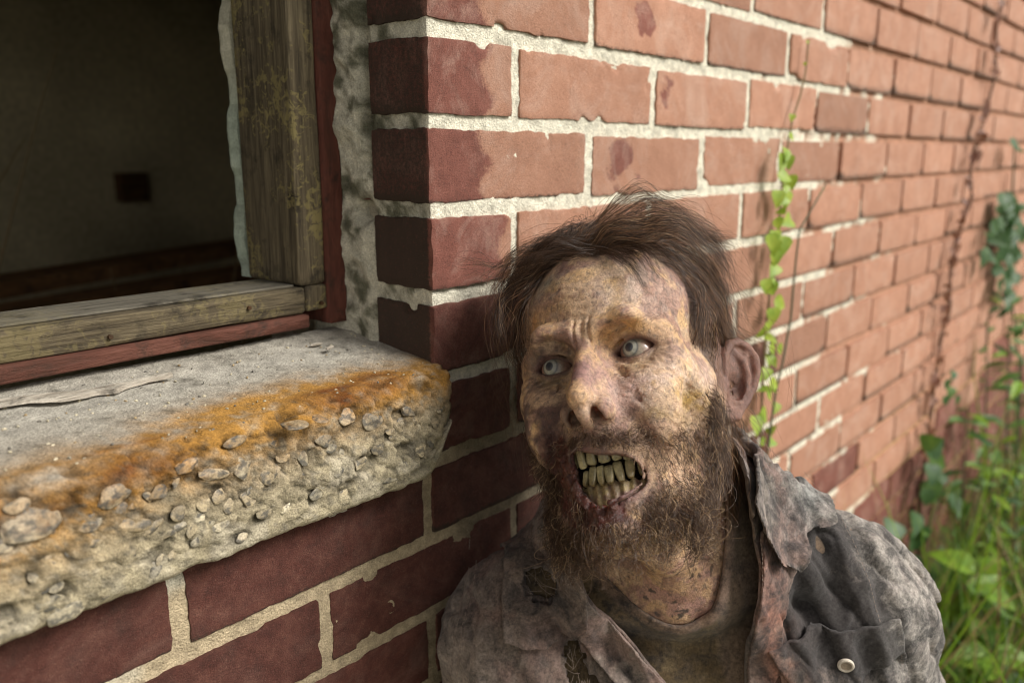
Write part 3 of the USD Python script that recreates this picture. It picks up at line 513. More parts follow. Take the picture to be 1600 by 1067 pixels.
# ---- head and neck in head coordinates: x to his left, y up, z forward, origin between the ears
MOUTH = smooth_poly([(-13.8, -43.7), (-7.3, -46), (4.7, -50.2), (20.5, -53.2), (28, -58), (30.5, -65), (28, -72), (18.8, -77.5), (8.7, -81), (1.7, -82), (-6.3, -78.2), (-11, -70.9), (-13.7, -60.7), (-14.8, -51.1)])*np.array([1, 0.98])+np.array([-4.5, -1.0])
def lip_z(x, y): return 97.5-0.0135*x*x-0.010*np.maximum(-y-62, 0)**1.5
def lens(x, y, w, hu, hl):
    ru, rl = (w*w+hu*hu)/(2*hu), (w*w+hl*hl)/(2*hl); return np.maximum(np.hypot(x, y-(hu-ru))-ru, np.hypot(x, y+(hl-rl))-rl)
EYE = (29.6, 16.8, 66.0)
def ear_frame():
    fl = math.radians(38); u = np.array([math.sin(fl), -0.12, -math.cos(fl)]); u /= np.linalg.norm(u); v = np.array([0.10, 1, 0.02]); v -= u*(u@v); v /= np.linalg.norm(v); w = np.cross(u, v)
    return u, v, (w if w[0] > 0 else -w)
EU, EV, EW = ear_frame(); EO = np.array([70.0, 6.0, -2.0])
HELIX = [(4, -1), (2, 8), (2.5, 18), (8, 27), (16, 30.5), (24, 28), (29, 20), (30, 9), (28, -2), (23, -12), (17, -19), (12, -25), (6, -27), (1, -23), (0, -14)]
def ear(p, s):
    q = p*np.array([s, 1, 1], f32)-EO.astype(f32); e = np.stack([q@EU.astype(f32), q@EV.astype(f32), q@EW.astype(f32)], 1)
    curl = 0.006*np.maximum(e[:, 0], 0)**2; e[:, 2] -= 1.5*np.sin(e[:, 1]*0.12)+curl*0.3
    near = np.abs(e[:, 2]) < 40
    d = np.maximum(poly2(e[:, 0], e[:, 1], smooth_poly(HELIX, 2)), np.abs(e[:, 2]+3.2)-2.2)
    d = su(d, chain(e, [(a, b, -0.2) for a, b in HELIX[:12]], [2.2, 2.6, 2.9, 3.2, 3.2, 3.2, 3.1, 3.0, 2.8, 2.6, 2.8, 3.6]), 2.5)
    d = su(d, ell(e, (6, -22, -1.5), (6.5, 8, 3.8)), 4)
    d = su(d, chain(e, [(12, 22, -1), (18, 15, 0.4), (21.5, 5, 0.8), (20, -6, 0.6), (14, -13.5, 0), (8, -15, 0)], [1.8, 2.3, 2.6, 2.6, 2.4, 2.0]), 3)
    d = su(d, cap(e, (18, 15, 0.2), (22, 21, -0.6), 1.8, 1.2), 3)
    d = su(d, chain(e, [(4, 0, -0.5), (9, 2.5, -1.0), (14, 3, -2)], [2.0, 1.7, 1.0]), 2)
    d = ss(d, ell(e, (11.5, -4.5, 0.5), (8.0, 10, 5.0)), 2.5); d = ss(d, ell(e, (4, -6, -2), (3.5, 4, 4)), 2)
    d = su(d, ell(e, (1.5, -6, 1.0), (3.6, 5.0, 3.0)), 3)
    return np.where(near, d, np.maximum(d, np.abs(e[:, 2])-30))
NECK = {}
def head_sdf(p, fine=True):
    x, y, z = p[:, 0], p[:, 1], p[:, 2]; a = np.abs(x); m = np.stack([a, y, z], 1)
    d = ell(p, (0, 56, -12), (73, 76, 94))
    d = su(d, ell(p, (0, 50, 32), (61, 52, 52)), 20)
    d = su(d, ell(p, (0, -26, 38), (52, 70, 52)), 22)
    d = su(d, ell(p, (0, -52, 66), (31, 30, 31)), 18)
    d = su(d, cap(m, (36, -9, 68), (57, 0, 30), 13, 8), 22); d = su(d, ell(p, (0, 6, -2), (67, 56, 62)), 26)
    d = su(d, ell(p, (0, -42, 28), (49, 48, 42)), 20); d = su(d, ell(m, (40, -20, 54), (26, 34, 26)), 18)
    d = su(d, cap(m, (0, -95, 77), (29, -85, 58), 14, 13), 14); d = su(d, cap(m, (29, -85, 58), (45, -58, 10), 13, 10), 14); d = su(d, cap(m, (45, -60, 8), (60, -5, -4), 10, 9), 14)
    d = su(d, ell(p, (-1, -96, 81), (19, 13, 14)), 10); d = su(d, ell(p, (0, -72, 35), (46, 32, 45)), 15)
    d = ss(d, ell(m, (57, -38, 65), (13, 23, 17)), 20)                      # gaunt cheeks
    d = ss(d, ell(m, (82, 32, 44), (14, 20, 24)), 20)                       # temples
    d = su(d, cap(m, (49, 26, 62), (51, 4, 60), 6.5, 7.5), 14)
    d = su(d, cap(m, (7, 30.5, 87), (29, 33, 84), 7.2, 8.8), 8); d = su(d, cap(m, (29, 33, 84), (50, 24.5, 62), 8.8, 6.5), 9)
    d = ss(d, ell(m, (30, 15.5, 93), (19, 13, 24)), 8); d = ss(d, ell(m, (25, 23, 95), (14, 7.5, 22)), 6)
    lid = nrm(m-np.array(EYE, f32))-13.6
    d = su(d, lid, 4)
    d = su(d, chain(m, [(15, 22.5, 79), (23, 26.5, 81.5), (34, 27.5, 80.5), (46, 20, 70)], [2.3, 3.2, 3.8, 3]), 4.5)   # hooded upper lid
    d = su(d, chain(m, [(18, 5.5, 78), (27, 2, 80), (37, 2.5, 77), (46, 8, 68)], [2.6, 3.4, 3.4, 2.6]), 4)     # bags
    for pts in ([(15, 9, 82), (26, -5, 83), (40, -6, 77), (51, 3, 64), (50, 14, 64)], [(20, 10.5, 81), (29, 6.0, 82), (39, 6.8, 78.5)]): d = ss(d, chain(m, pts, [1.3]*len(pts)), 4)
    yy = y-EYE[1]-0.06*(a-EYE[0])
    d = ss(d, np.maximum(np.maximum(lens(a-EYE[0]+0.2, yy, 13.2, 5.4, 5.2), 62-z), z-95), 1.6)
    # nose
    d = su(d, cap(p, (0, 23, 86), (0, -14, 110), 5.2, 6.6), 8); d = su(d, cap(m, (3, 8, 84), (6, -22, 95), 6.5, 10.5), 8)
    d = su(d, ell(p, (0, -18, 111.5), (8.0, 7.6, 8.8)), 5); d = su(d, ell(m, (12.4, -25, 101), (5.6, 7.0, 9.0)), 4); d = su(d, cap(p, (0, -27, 111), (0, -34, 98), 4.2, 5), 4)
    d = ss(d, chain(m, [(17, -15, 98), (21.5, -22, 93), (20, -31, 92)], [0.9, 1.0, 1.0]), 3.5)
    d = ss(d, cap(m, (7.6, -31.5, 107), (9.0, -21, 101), 3.9, 3.2), 2); d = ss(d, cap(m, (8.5, -33, 102), (11, -28, 99), 3.0, 2.6), 2)
    # folds from nose to mouth, cheek pads
    d = su(d, ell(m, (36, -28, 74), (17, 19, 13)), 16)
    d = ss(d, chain(m, [(20, -20, 95), (28, -33, 91), (36, -50, 83), (40, -66, 76)], [1.2, 2.3, 2.0, 1.0]), 6)
    d = ss(d, chain(p, [(28, -16, 91), (42, -28, 82), (52, -40, 70), (54, -54, 60)], [0.6, 1.6, 1.4, 0.6]), 4)
    # mouth
    loop = np.concatenate([MOUTH, MOUTH[:1]])[::3]; lp = [(q[0], q[1], lip_z(q[0], q[1])) for q in loop]
    d = su(d, chain(p, lp, [(1.0 if q[1] > -58 else 1.0+1.4*float(np.exp(-((q[0]-18)/14)**2))) for q in lp]), 4)
    d = ss(d, np.maximum(np.maximum(poly2(x, y, MOUTH), 58-z), z-125), 2.0)
    d = su(d, chain(p, [(-19, -43, 89), (-23, -51, 86), (-25, -60, 84), (-21, -70, 85), (-12, -80, 88), (-2, -85, 90), (6, -84, 91)], [2.0, 3.0, 3.4, 3.4, 3.6, 3.2, 2.0]), 5)
    # torn flesh at his right corner of the mouth
    g = np.exp(-(((x+23+0.12*(y+60))/10)**2+((y+60)/25)**2)).astype(f32)*(z > 50)
    g2 = np.exp(-(((x+6)/15)**2+((y+82)/7)**2)).astype(f32)*(z > 50); g = np.maximum(g, g2)
    if fine and (g > 0.02).any():
        k = g > 0.02; d[k] += (g[k]*(9.0*(meshkit.fbm(p[k]/5.5, 3, 81)-0.44)+5.0*(meshkit.fbm(p[k]*np.array([1/2.2, 1/5, 1/2.2]), 2, 82)-0.5))).astype(f32)
    d = su(d, ear(p, 1), 3.0); d = su(d, ear(p, -1), 3.0)
    if fine:
        # forehead lines, frown, crow's feet
        b = np.abs(d) < 4
        if b.any():
            q = p[b]; X, Y, Z = q.T; fr = np.exp(-((X/48)**2)) * sstep(34, 42, Y)*(1-sstep(64, 74, Y))*(Z > 40)
            w = 0.16*fr*(0.3+1.4*meshkit.noise(q/14., 89))*np.sin((Y-0.0055*X*X+2.5*np.sin(X*.09))*0.95+1.5*(meshkit.noise(q/9., 83)-.5))
            w = w+1.3*np.exp(-((np.abs(X)-5.5)/1.3)**2)*sstep(18, 26, Y)*(1-sstep(36, 44, Y))*(Z > 60)
            cf = np.exp(-((np.abs(X)-54)/9)**2-((Y-12)/13)**2)*(Z > 30); w = w+0.45*cf*np.sin(np.arctan2(Y-14, np.abs(X)-40)*17)
            ub = np.exp(-((np.abs(X)-31)/15)**2-((Y-2)/9)**2)*(Z > 60); w = w+0.35*ub*np.sin((Y+0.02*(np.abs(X)-31)**2)*1.7+2*(meshkit.noise(q/5., 84)-.5))
            w = w+1.2*(meshkit.fbm(q/11., 3, 85)-0.5)+0.55*(meshkit.fbm(q/3.2, 2, 86)-0.5)
            aX = np.abs(X); ck = sstep(16, 24, aX)*sstep(8, -2, Y)*sstep(-78, -62, Y)*(Z > 20)
            u1, v1 = 0.55*aX+0.83*Y, 0.83*aX-0.55*Y
            rg = 1-np.abs(2*meshkit.fbm(np.stack([v1/26, u1/5.0, Z/30], 1), 2, 90)-1); w = w+0.45*ck*sstep(0.86, 1.0, rg)
            fo = sstep(38, 46, Y)*(1-sstep(78, 88, Y))*(Z > 30); rg = 1-np.abs(2*meshkit.fbm(np.stack([X/34, (Y-0.004*X*X)/4.6, Z/60], 1), 2, 94)-1); w = w+0.28*fo*sstep(0.86, 1.0, rg)
            d[b] += w.astype(f32)
    return d
def body_sdf(t):
    """bare body in torso coordinates (mm): x to his left, y up, z forward, origin at the notch of the throat"""
    t = t.copy(); t[:, 1] += 0.17*np.maximum(t[:, 0]-55, 0)
    a = np.stack([np.abs(t[:, 0]), t[:, 1], t[:, 2]], 1)
    d = cap(a, (35, 38, -72), (124, -2, -62), 36, 26); d = su(d, ell(t, (0, -165, -88), (140, 190, 100)), 40)
    d = su(d, nrm(a-np.array((137, -38, -60), f32))-46, 35); d = su(d, ell(a, (70, -95, -28), (75, 60, 40)), 30)
    d = su(d, cap(a, (12, -4, -12), (130, 10, -48), 9, 8), 10)
    d = su(d, cap(a, (147, -45, -60), (182, -310, -72), 44, 40), 25)
    d = ss(d, ell(t, (0, 3, 6), (9, 9, 9)), 12)
    return d
def neck_sdf(t):
    B = lambda q: h2t(q)
    d = cap(t, B((0, -25, -24)), (0, 12, -62), 51, 56)
    d = su(d, cap(t, B((0, -74, 34)), (0, 12, -20), 22, 17), 22)
    for s in (-1, 1): d = su(d, cap(t, B((51*s, -25, -20)), (13*s, 4, -12), 11, 8), 9)
    d = su(d, ell(t, 0.5*B((0, -85, 34))+0.5*np.array((0, 12, -14))+np.array((0, 4, 7.0)), (10, 13, 10)), 9)
    return d
RHTi, = (np.linalg.inv(RH),)
A_HT = (DT.T@RH).astype(f32); B_HT = w2tor(TH).astype(f32)
def skin_sdf(p):
    """head + neck + upper chest, head coordinates"""
    t = p@A_HT.T+B_HT
    nb = su(neck_sdf(t), body_sdf(t), 26)
    lowq = p[:, 1] > -150; d = np.full(len(p), 1e3, f32)
    if lowq.any(): d[lowq] = head_sdf(p[lowq])
    b = np.abs(nb) < 5
    if b.any():
        q = p[b]; nb[b] += (2.2*(meshkit.fbm(q/np.array([14., 9., 14.]), 3, 87)-0.5)+0.6*(meshkit.fbm(q/3.5, 2, 88)-0.5)).astype(f32)
    return su(d, nb, 16)
# ---------------------------------------------------------------- skin
def skin_nodes():
    M('skin', {'a': ('attribute', {'attribute': 'col'}), 'go': ('attribute', {'attribute': 'gore'}), 'g': ('geometry', {}),
        'n1': ('noise_texture', {'scale': 650, 'detail': 4, 'roughness': 0.7}), 'r1': ('map_range', {'from_min': 0.575, 'from_max': 0.67, 'to_min': 0, 'to_max': 0.60, 'clamp': True}), 'm1': ('mix', {'color2': (0.085, 0.050, 0.038)}),
        'n2': ('noise_texture', {'scale': 300, 'detail': 6, 'roughness': 0.75, 'distortion': 0.8}), 'r2': ('map_range', {'from_min': 0.35, 'from_max': 0.65, 'to_min': 0.55, 'to_max': 1.30}), 'sc': ('vector_math', {'math_type': 'scale'}),
        'v': ('noise_texture', {'scale': 170, 'detail': 7, 'roughness': 0.78, 'distortion': 2.5}), 'vr': ('map_range', {'from_min': 0.53, 'from_max': 0.66, 'to_min': 0, 'to_max': 0.50, 'clamp': True}), 'mv': ('mix', {'color2': (0.21, 0.11, 0.075)}),
        'ro': ('map_range', {'from_min': 0, 'from_max': 1, 'to_min': 0.42, 'to_max': 0.14}), 'rn': ('math', {'math_type': 'multiply_add', 'value2': 0.18}),
        'n3': ('noise_texture', {'scale': 900, 'detail': 4, 'roughness': 0.65}), 'ad': ('math', {'math_type': 'multiply_add', 'value2': 0.8}), 'b': ('bump', {'strength': 0.8, 'distance': 0.0011}),
        'p': ('principled_bsdf', {'specular_ior_level': 0.42, 'subsurface_weight': 0.12, 'subsurface_scale': 0.003, 'subsurface_radius': (1.0, 0.4, 0.25)})},
      [('g.position', x+'.vector') for x in ('n1', 'n2', 'n3', 'v')]+[('n2.fac', 'r2.value'), ('a.color', 'sc.vector1'), ('r2.result', 'sc.scale'), ('v.fac', 'vr.value'), ('vr.result', 'mv.fac'), ('sc.vector', 'mv.color1'),
       ('n1.fac', 'r1.value'), ('r1.result', 'm1.fac'), ('mv.color', 'm1.color1'), ('m1.color', 'p.base_color'), ('go.fac', 'ro.value'), ('ro.result', 'rn.value3'), ('n2.fac', 'rn.value1'), ('rn.value', 'p.roughness'),
       ('n2.fac', 'ad.value1'), ('n3.fac', 'ad.value3'), ('ad.value', 'b.height'), ('b.normal', 'p.normal')])
skin_nodes()
def scalp_mask(p):
    """1 where hair grows on the head"""
    x, y, z = p.T; a = np.abs(x)
    line = np.where(z > 40, 90-0.010*x*x*np.where(x < 0, 0.8, 0.45)-4*np.sin(x*.12), 0)      # hairline over the forehead
    front = sstep(0, 5, y-line+6*(meshkit.noise(p/7., 91)-.5))
    side = sstep(0, 7, 38-z+0.30*(y-40))*sstep(-12, 0, y+np.where(z < 0, 30, 0))*(a > 40)
    back = sstep(0, 8, -z-2)*sstep(-55, -40, y)
    return np.clip(np.maximum(np.maximum(front*(y > 55), side), back), 0, 1)
def beard_mask(p):
    x, y, z = p.T; a = np.abs(x)
    n = 5*(meshkit.fbm(p/9., 3, 92)-.5)
    up = -26-0.0*a-np.clip((z-40)/60, 0, 1)*14+np.clip((a-56)/10, 0, 1)*22          # upper border on the cheek
    chin = sstep(0, 12, up-y+n)
    mou = np.exp(-((y+41+0.004*x*x)/6.5)**2)*(a < 34)*(z > 60)
    low = sstep(-100, -90, y+0.10*(z-50)+n)
    edge = poly2(x.astype(f32), y.astype(f32), MOUTH); lip = np.where(z > 60, sstep(2.5, 7, edge), 1)
    side = sstep(-6, 6, z-12)
    bare = (1-0.97*np.clip(1.5*np.exp(-((x+27)/12)**2-((y+62)/25)**2)+1.4*np.exp(-((x+4)/15)**2-((y+85)/5.5)**2), 0, 1)*(z > 50))*1-0.75*np.exp(-((x-40)/13)**2-((y+62)/16)**2)-0.35*np.exp(-((x-12)/15)**2-((y+88)/8)**2)
    return np.clip(np.maximum(chin*low*np.clip(0.42+sstep(-55, -85, y)*0.8+sstep(48, 25, z)*0.30, 0, 1), 0.95*mou)*lip*side*bare, 0, 1)
def skin_colour(p):
    x, y, z = p.T; a = np.abs(x); F = lambda s, o=3, k=0: meshkit.fbm(p/s, o, 100+k)-0.5
    c = np.repeat(np.array([[0.45, 0.290, 0.172]]), len(p), 0); face = sstep(10, 40, z)
    def mix(k, col):
        nonlocal c
        k = np.clip(k, 0, 1)[:, None]; c = c*(1-k)+np.array(col)*k
    n9, n20, n4 = F(9, 4, 1), F(22, 3, 2), F(4, 3, 3)
    def blob(cx, cy, rx, ry, col, k, rough=1.0): mix(k*np.exp(-((x-cx)/rx)**2-((y-cy)/ry)**2)*np.clip(1+rough*(4*n9+2*n4), 0, 1.6)*face, col)
    mix(sstep(0.00, 0.10, n20+0.6*n9)*0.85, (0.245, 0.125, 0.095)); mix(sstep(0.06, 0.14, F(13, 4, 21)+0.4*n4)*0.60, (0.19, 0.10, 0.085)); mix(sstep(0.04, 0.16, F(12, 4, 4))*0.65, (0.54, 0.33, 0.13)); mix(sstep(0.08, 0.2, F(7, 4, 5))*0.40, (0.30, 0.24, 0.19))
    blob(30, 60, 24, 18, (0.50, 0.37, 0.285), 0.6); blob(44, -8, 26, 17, (0.55, 0.405, 0.315), 0.85); blob(30, -14, 12, 12, (0.48, 0.30, 0.25), 0.6)
    blob(-30, 76, 16, 9, (0.22, 0.19, 0.14), 0.7); blob(-42, 52, 9, 7, (0.36, 0.15, 0.045), 0.9); blob(-57, 60, 9, 22, (0.13, 0.10, 0.08), 0.9); blob(-22, 50, 18, 12, (0.48, 0.29, 0.11), 0.5)
    blob(-60, 20, 16, 40, (0.30, 0.17, 0.10), 0.7)
    blob(31, 27, 17, 6, (0.40, 0.21, 0.055), 0.95, 0.4); blob(17, 20, 7, 9, (0.42, 0.22, 0.06), 0.8, 0.4); blob(31, 3, 16, 6, (0.42, 0.27, 0.12), 0.7, 0.4); blob(48, 18, 5, 12, (0.33, 0.19, 0.09), 0.5)
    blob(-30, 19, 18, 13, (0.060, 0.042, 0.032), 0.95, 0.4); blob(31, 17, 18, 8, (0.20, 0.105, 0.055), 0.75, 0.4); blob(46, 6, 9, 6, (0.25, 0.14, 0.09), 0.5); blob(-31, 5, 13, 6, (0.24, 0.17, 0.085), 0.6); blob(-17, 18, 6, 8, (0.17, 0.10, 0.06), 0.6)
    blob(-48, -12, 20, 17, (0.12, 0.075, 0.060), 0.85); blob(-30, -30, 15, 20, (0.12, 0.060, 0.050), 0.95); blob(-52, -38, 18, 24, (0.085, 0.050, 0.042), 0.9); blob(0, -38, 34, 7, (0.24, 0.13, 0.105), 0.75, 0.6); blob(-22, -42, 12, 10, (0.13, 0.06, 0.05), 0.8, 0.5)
    blob(1, 2, 10, 12, (0.21, 0.11, 0.095), 0.9); blob(10, -6, 5, 14, (0.33, 0.18, 0.15), 0.6); blob(0, -21, 12, 8, (0.40, 0.25, 0.17), 0.6); blob(-12, -14, 5, 20, (0.16, 0.10, 0.07), 0.7)
    blob(60, -20, 12, 7, (0.40, 0.245, 0.06), 0.8); blob(42, -32, 15, 5, (0.34, 0.23, 0.08), 0.6); blob(20, -38, 22, 8, (0.36, 0.20, 0.155), 0.6); blob(38, -62, 14, 16, (0.52, 0.31, 0.18), 0.6)
    for s in (-1, 1):
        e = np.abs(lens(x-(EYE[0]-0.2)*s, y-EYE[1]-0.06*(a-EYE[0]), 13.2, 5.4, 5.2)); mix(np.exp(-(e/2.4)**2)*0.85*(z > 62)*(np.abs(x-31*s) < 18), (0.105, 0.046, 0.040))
    mix(beard_mask(p)*0.55, (0.135, 0.078, 0.050)); mix(scalp_mask(p)*0.85, (0.07, 0.04, 0.028))
    ear_k = sstep(66, 73, a)*(z < 22)*(z > -45)*(y > -40)*(y < 50); mix(ear_k*0.85, (0.20, 0.098, 0.070)); mix(ear_k*sstep(0.02, 0.15, n9)*0.6, (0.12, 0.06, 0.05))
    nk = sstep(-95, -125, y)*sstep(75, 55, z); mix(nk*0.6, (0.40, 0.235, 0.125)); mix(nk*sstep(0.0, 0.15, n9+n4)*0.5, (0.23, 0.12, 0.09)); mix(nk*sstep(0.05, 0.12, F(16, 3, 6)+0.3*n4)*0.6, (0.33, 0.17, 0.14))
    mix(nk*sstep(0.20, 0.24, F(5.5, 2, 7))*0.9, (0.06, 0.045, 0.035))
    q = poly2(x.astype(f32), y.astype(f32), MOUTH); near = (z > 55)
    mix(np.exp(-(np.maximum(q, 0)/3.0)**2)*near*0.8, (0.16, 0.075, 0.062)); mix(np.exp(-((x-11)/11)**2-((y+78)/5)**2)*near*0.7, (0.20, 0.10, 0.11))
    g = np.maximum(np.exp(-((x+27+0.12*(y+60))/13.0)**2-((y+62)/27)**2), np.exp(-((x+5)/17)**2-((y+86)/9)**2))*near; g = np.clip(4.2*g*(1+1.0*n4)-0.45, 0, 1)
    mix(g*0.97, (0.050, 0.011, 0.008)); mix(g*sstep(0.04, 0.14, F(3, 3, 8))*0.30, (0.11, 0.024, 0.018))
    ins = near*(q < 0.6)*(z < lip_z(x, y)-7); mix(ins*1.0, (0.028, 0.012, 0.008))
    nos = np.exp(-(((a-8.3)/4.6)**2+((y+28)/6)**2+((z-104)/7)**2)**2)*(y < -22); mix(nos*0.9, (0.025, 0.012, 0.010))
    dots = sstep(0.185, 0.215, F(2.4, 2, 9)+0.25*n20); mix(dots*0.50, (0.10, 0.075, 0.065))
    lum = c.mean(1, keepdims=True); c = (c*0.92+lum*0.08)*(1+0.17*sstep(0.05, 0.25, lum))
    return np.clip(c, 0.006, 0.85), g
person = thing('person', 'bearded man in torn grey shirt and decayed-skin make-up leaning on brick wall', 'person', TH)
HRES = float('1.15')
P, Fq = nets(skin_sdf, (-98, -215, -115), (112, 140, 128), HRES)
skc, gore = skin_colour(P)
SKIN_V = head2w(P)
# eyes
M('eyeball', {'a': ('attribute', {'attribute': 'col'}), 'g': ('geometry', {}), 'n': ('noise_texture', {'scale': 500, 'detail': 4, 'distortion': 1.5}), 'r': ('map_range', {'from_min': 0.35, 'from_max': 0.7, 'to_min': 1.15, 'to_max': 0.75}), 'sc': ('vector_math', {'math_type': 'scale'}),
    'p': ('principled_bsdf', {'roughness': 0.35, 'coat_weight': 0.45, 'coat_roughness': 0.08})}, [('g.position', 'n.vector'), ('n.fac', 'r.value'), ('a.color', 'sc.vector1'), ('r.result', 'sc.scale'), ('sc.vector', 'p.base_color')])
for s, gz in ((-1, (-0.16, 0.05, 1)), (1, (-0.20, 0.06, 1))):
    m = trimesh.creation.icosphere(5, 1.0); gz = np.array(gz)/np.linalg.norm(gz); q = m.vertices; ct = q@gz; rad = 12.0*np.arccos(np.clip(ct, -1, 1))
    v = q*(12.1+0.9*np.exp(-(rad/4.2)**2))[:, None]
    col = np.repeat(np.array([[0.215, 0.175, 0.125]]), len(v), 0); n = meshkit.fbm(q*6, 3, 7)-.5
    pk = np.clip(sstep(4, 10, np.abs(v[:, 0])+3*n)*0.75, 0, 1)[:, None]; col = col*(1-pk)+np.array([0.24, 0.11, 0.075])*pk
    def mx(k, cc):
        global col
        k = np.clip(k, 0, 1)[:, None]; col = col*(1-k)+np.array(cc)*k
    mx((1-sstep(5.3, 6.3, rad)), (0.27, 0.265, 0.215)); mx(np.exp(-((rad-5.7)/0.7)**2)*0.85, (0.06, 0.06, 0.058)); mx((1-sstep(2.5, 3.3, rad))*0.97, (0.02, 0.022, 0.028))
    c = np.array([EYE[0]*s, EYE[1], EYE[2]])
    obj('eye', (head2w(v+c), m.faces), mats['eyeball'], person, smooth=True, attrs={'col': col}, loc=TH)
# teeth and gums
attr_mat('tooth', rough=0.32, nz=(260, 0.35), fine=(900, 0.22), bump=(500, 0.4, 0.0008), spec=0.5)
attr_mat('gum', rough=0.3, nz=(220, 0.4), fine=(700, 0.3), bump=(350, 0.8, 0.0015), spec=0.5)
def tooth(x, y0, y1, w, arch, up, seed):
    m = trimesh.creation.icosphere(3, 1.0); q = m.vertices; rr = np.random.default_rng(seed)
    p = np.sign(q)*np.abs(q)**np.array([0.50, 0.45, 0.7]); t = p[:, 1]*(1 if up else -1)                # t = 1 at the root
    p[:, 0] *= w/2*(1-0.16*(t+1)/2-(0.24*np.maximum(t-0.2, 0) if not up else 0.08*t)); p[:, 2] *= 3.0*(1-0.30*(1-t)/2); p[:, 2] -= 0.8*(1-t); p[:, 1] *= (y1-y0)/2
    p += 0.45*np.stack([meshkit.fbm(q*1.6+seed*3+k, 2, seed)-.5 for k in range(3)], 1)
    an = rr.normal(0, 0.12); p[:, 0], p[:, 1] = p[:, 0]*math.cos(an)-p[:, 1]*math.sin(an), p[:, 0]*math.sin(an)+p[:, 1]*math.cos(an)
    slope = -2*arch[1]*x; ya = math.atan(slope); X = p[:, 0]*math.cos(ya)-0*p[:, 2]; Z = p[:, 0]*math.sin(ya)+p[:, 2]*1.0
    v = np.stack([x+X+p[:, 2]*-math.sin(ya)*0.6, (y0+y1)/2+p[:, 1], arch[0]-arch[1]*x*x+Z+rr.normal(0, 0.5)], 1)
    k = np.clip((t+0.25)*0.75+0.6*(meshkit.fbm(q*2.2+seed, 3, seed)-.5), 0, 1)[:, None]
    col = np.array([0.40, 0.34, 0.18])*(1-k)+np.array([0.15, 0.10, 0.038])*k; s = sstep(0.12, 0.2, meshkit.fbm(q*2.5+seed*2, 3, seed+5)-.5)[:, None]*0.6; col = col*(1-s)+np.array([0.08, 0.05, 0.025])*s
    return head2w(v), m.faces, col*rr.uniform(0.58, 0.88)
rr0 = np.random.default_rng(31)
UA, LA = (91.0, 0.0165), (87.0, 0.0170)
for k, (x, y0, y1, w) in enumerate([(q[0]-3.5, q[1]+1.8+rr0.normal(0, .9), q[2]+1.5, q[3]*rr0.uniform(.88, 1.06)) for q in [(-16.5, -56, -42, 6.6), (-9.6, -58.5, -44, 6.4), (-2.2, -57.5, -45, 8.0), (6.4, -57.6, -47, 8.6), (14.4, -57.5, -48.5, 6.8), (21.4, -58.5, -49.5, 6.8), (27.6, -58.5, -49.5, 6.4)]]):
    v, f, c = tooth(x, y0, y1, w, UA, True, 20+k); obj('tooth', (v, f), mats['tooth'], person, smooth=True, attrs={'col': c}, loc=TH)
for k, (x, y0, y1, w) in enumerate([(q[0]-4, q[1]+5.0+rr0.normal(0, .5), q[2]+3.4+rr0.normal(0, .6), q[3]*rr0.uniform(.9, 1.08)) for q in [(-9.4, -72, -58.8, 5.4), (-3.6, -72.5, -58.3, 5.9), (2.2, -73, -58.9, 5.7), (8.0, -72.6, -59.4, 5.8), (14.2, -72.5, -57.8, 6.3), (20.6, -71.6, -57.2, 6.7), (27.4, -69.5, -56.6, 6.7)]]):
    v, f, c = tooth(x, y0, y1, w, LA, False, 40+k); obj('tooth', (v, f), mats['tooth'], person, smooth=True, attrs={'col': c}, loc=TH)
def gum(y0, y1, arch, bulge, seed, up):
    xs = np.linspace(-24, 34, 90); t = np.linspace(0, 1, 26); X, T = np.meshgrid(xs, t, indexing='ij')
    sc = 1.2*np.cos((X+1)*2*np.pi/6.0)
    Y = y0+(y1-y0)*T+(sc*(1-T)*0.9 if not up else 0); Z = arch[0]-arch[1]*X*X+bulge*np.sin(T*np.pi*0.75+0.3)-2.2+0.8*np.cos((X+1)*2*np.pi/6.0)*(1-T)
    V = np.stack([X, Y, Z], -1).reshape(-1, 3); V += 0.9*(np.stack([meshkit.fbm(V/4.+k*5, 3, seed) for k in range(3)], 1)-.5)
    n = (meshkit.fbm(V/5., 4, seed+3)-.5)[:, None]; k = np.clip(0.5+4*n, 0, 1); col = np.array([0.26, 0.19, 0.085])*(1-k)+np.array([0.155, 0.085, 0.060])*k
    return head2w(V), grid_faces(90, 26), col
for a in ((-66, -87, (LA[0]-2.2, LA[1]), 2.2, 61, False), (-47, -36, UA, 1.5, 62, True)):
    v, f, c = gum(*a); obj('gum', (v, f), mats['gum'], person, smooth=True, attrs={'col': c}, loc=TH)
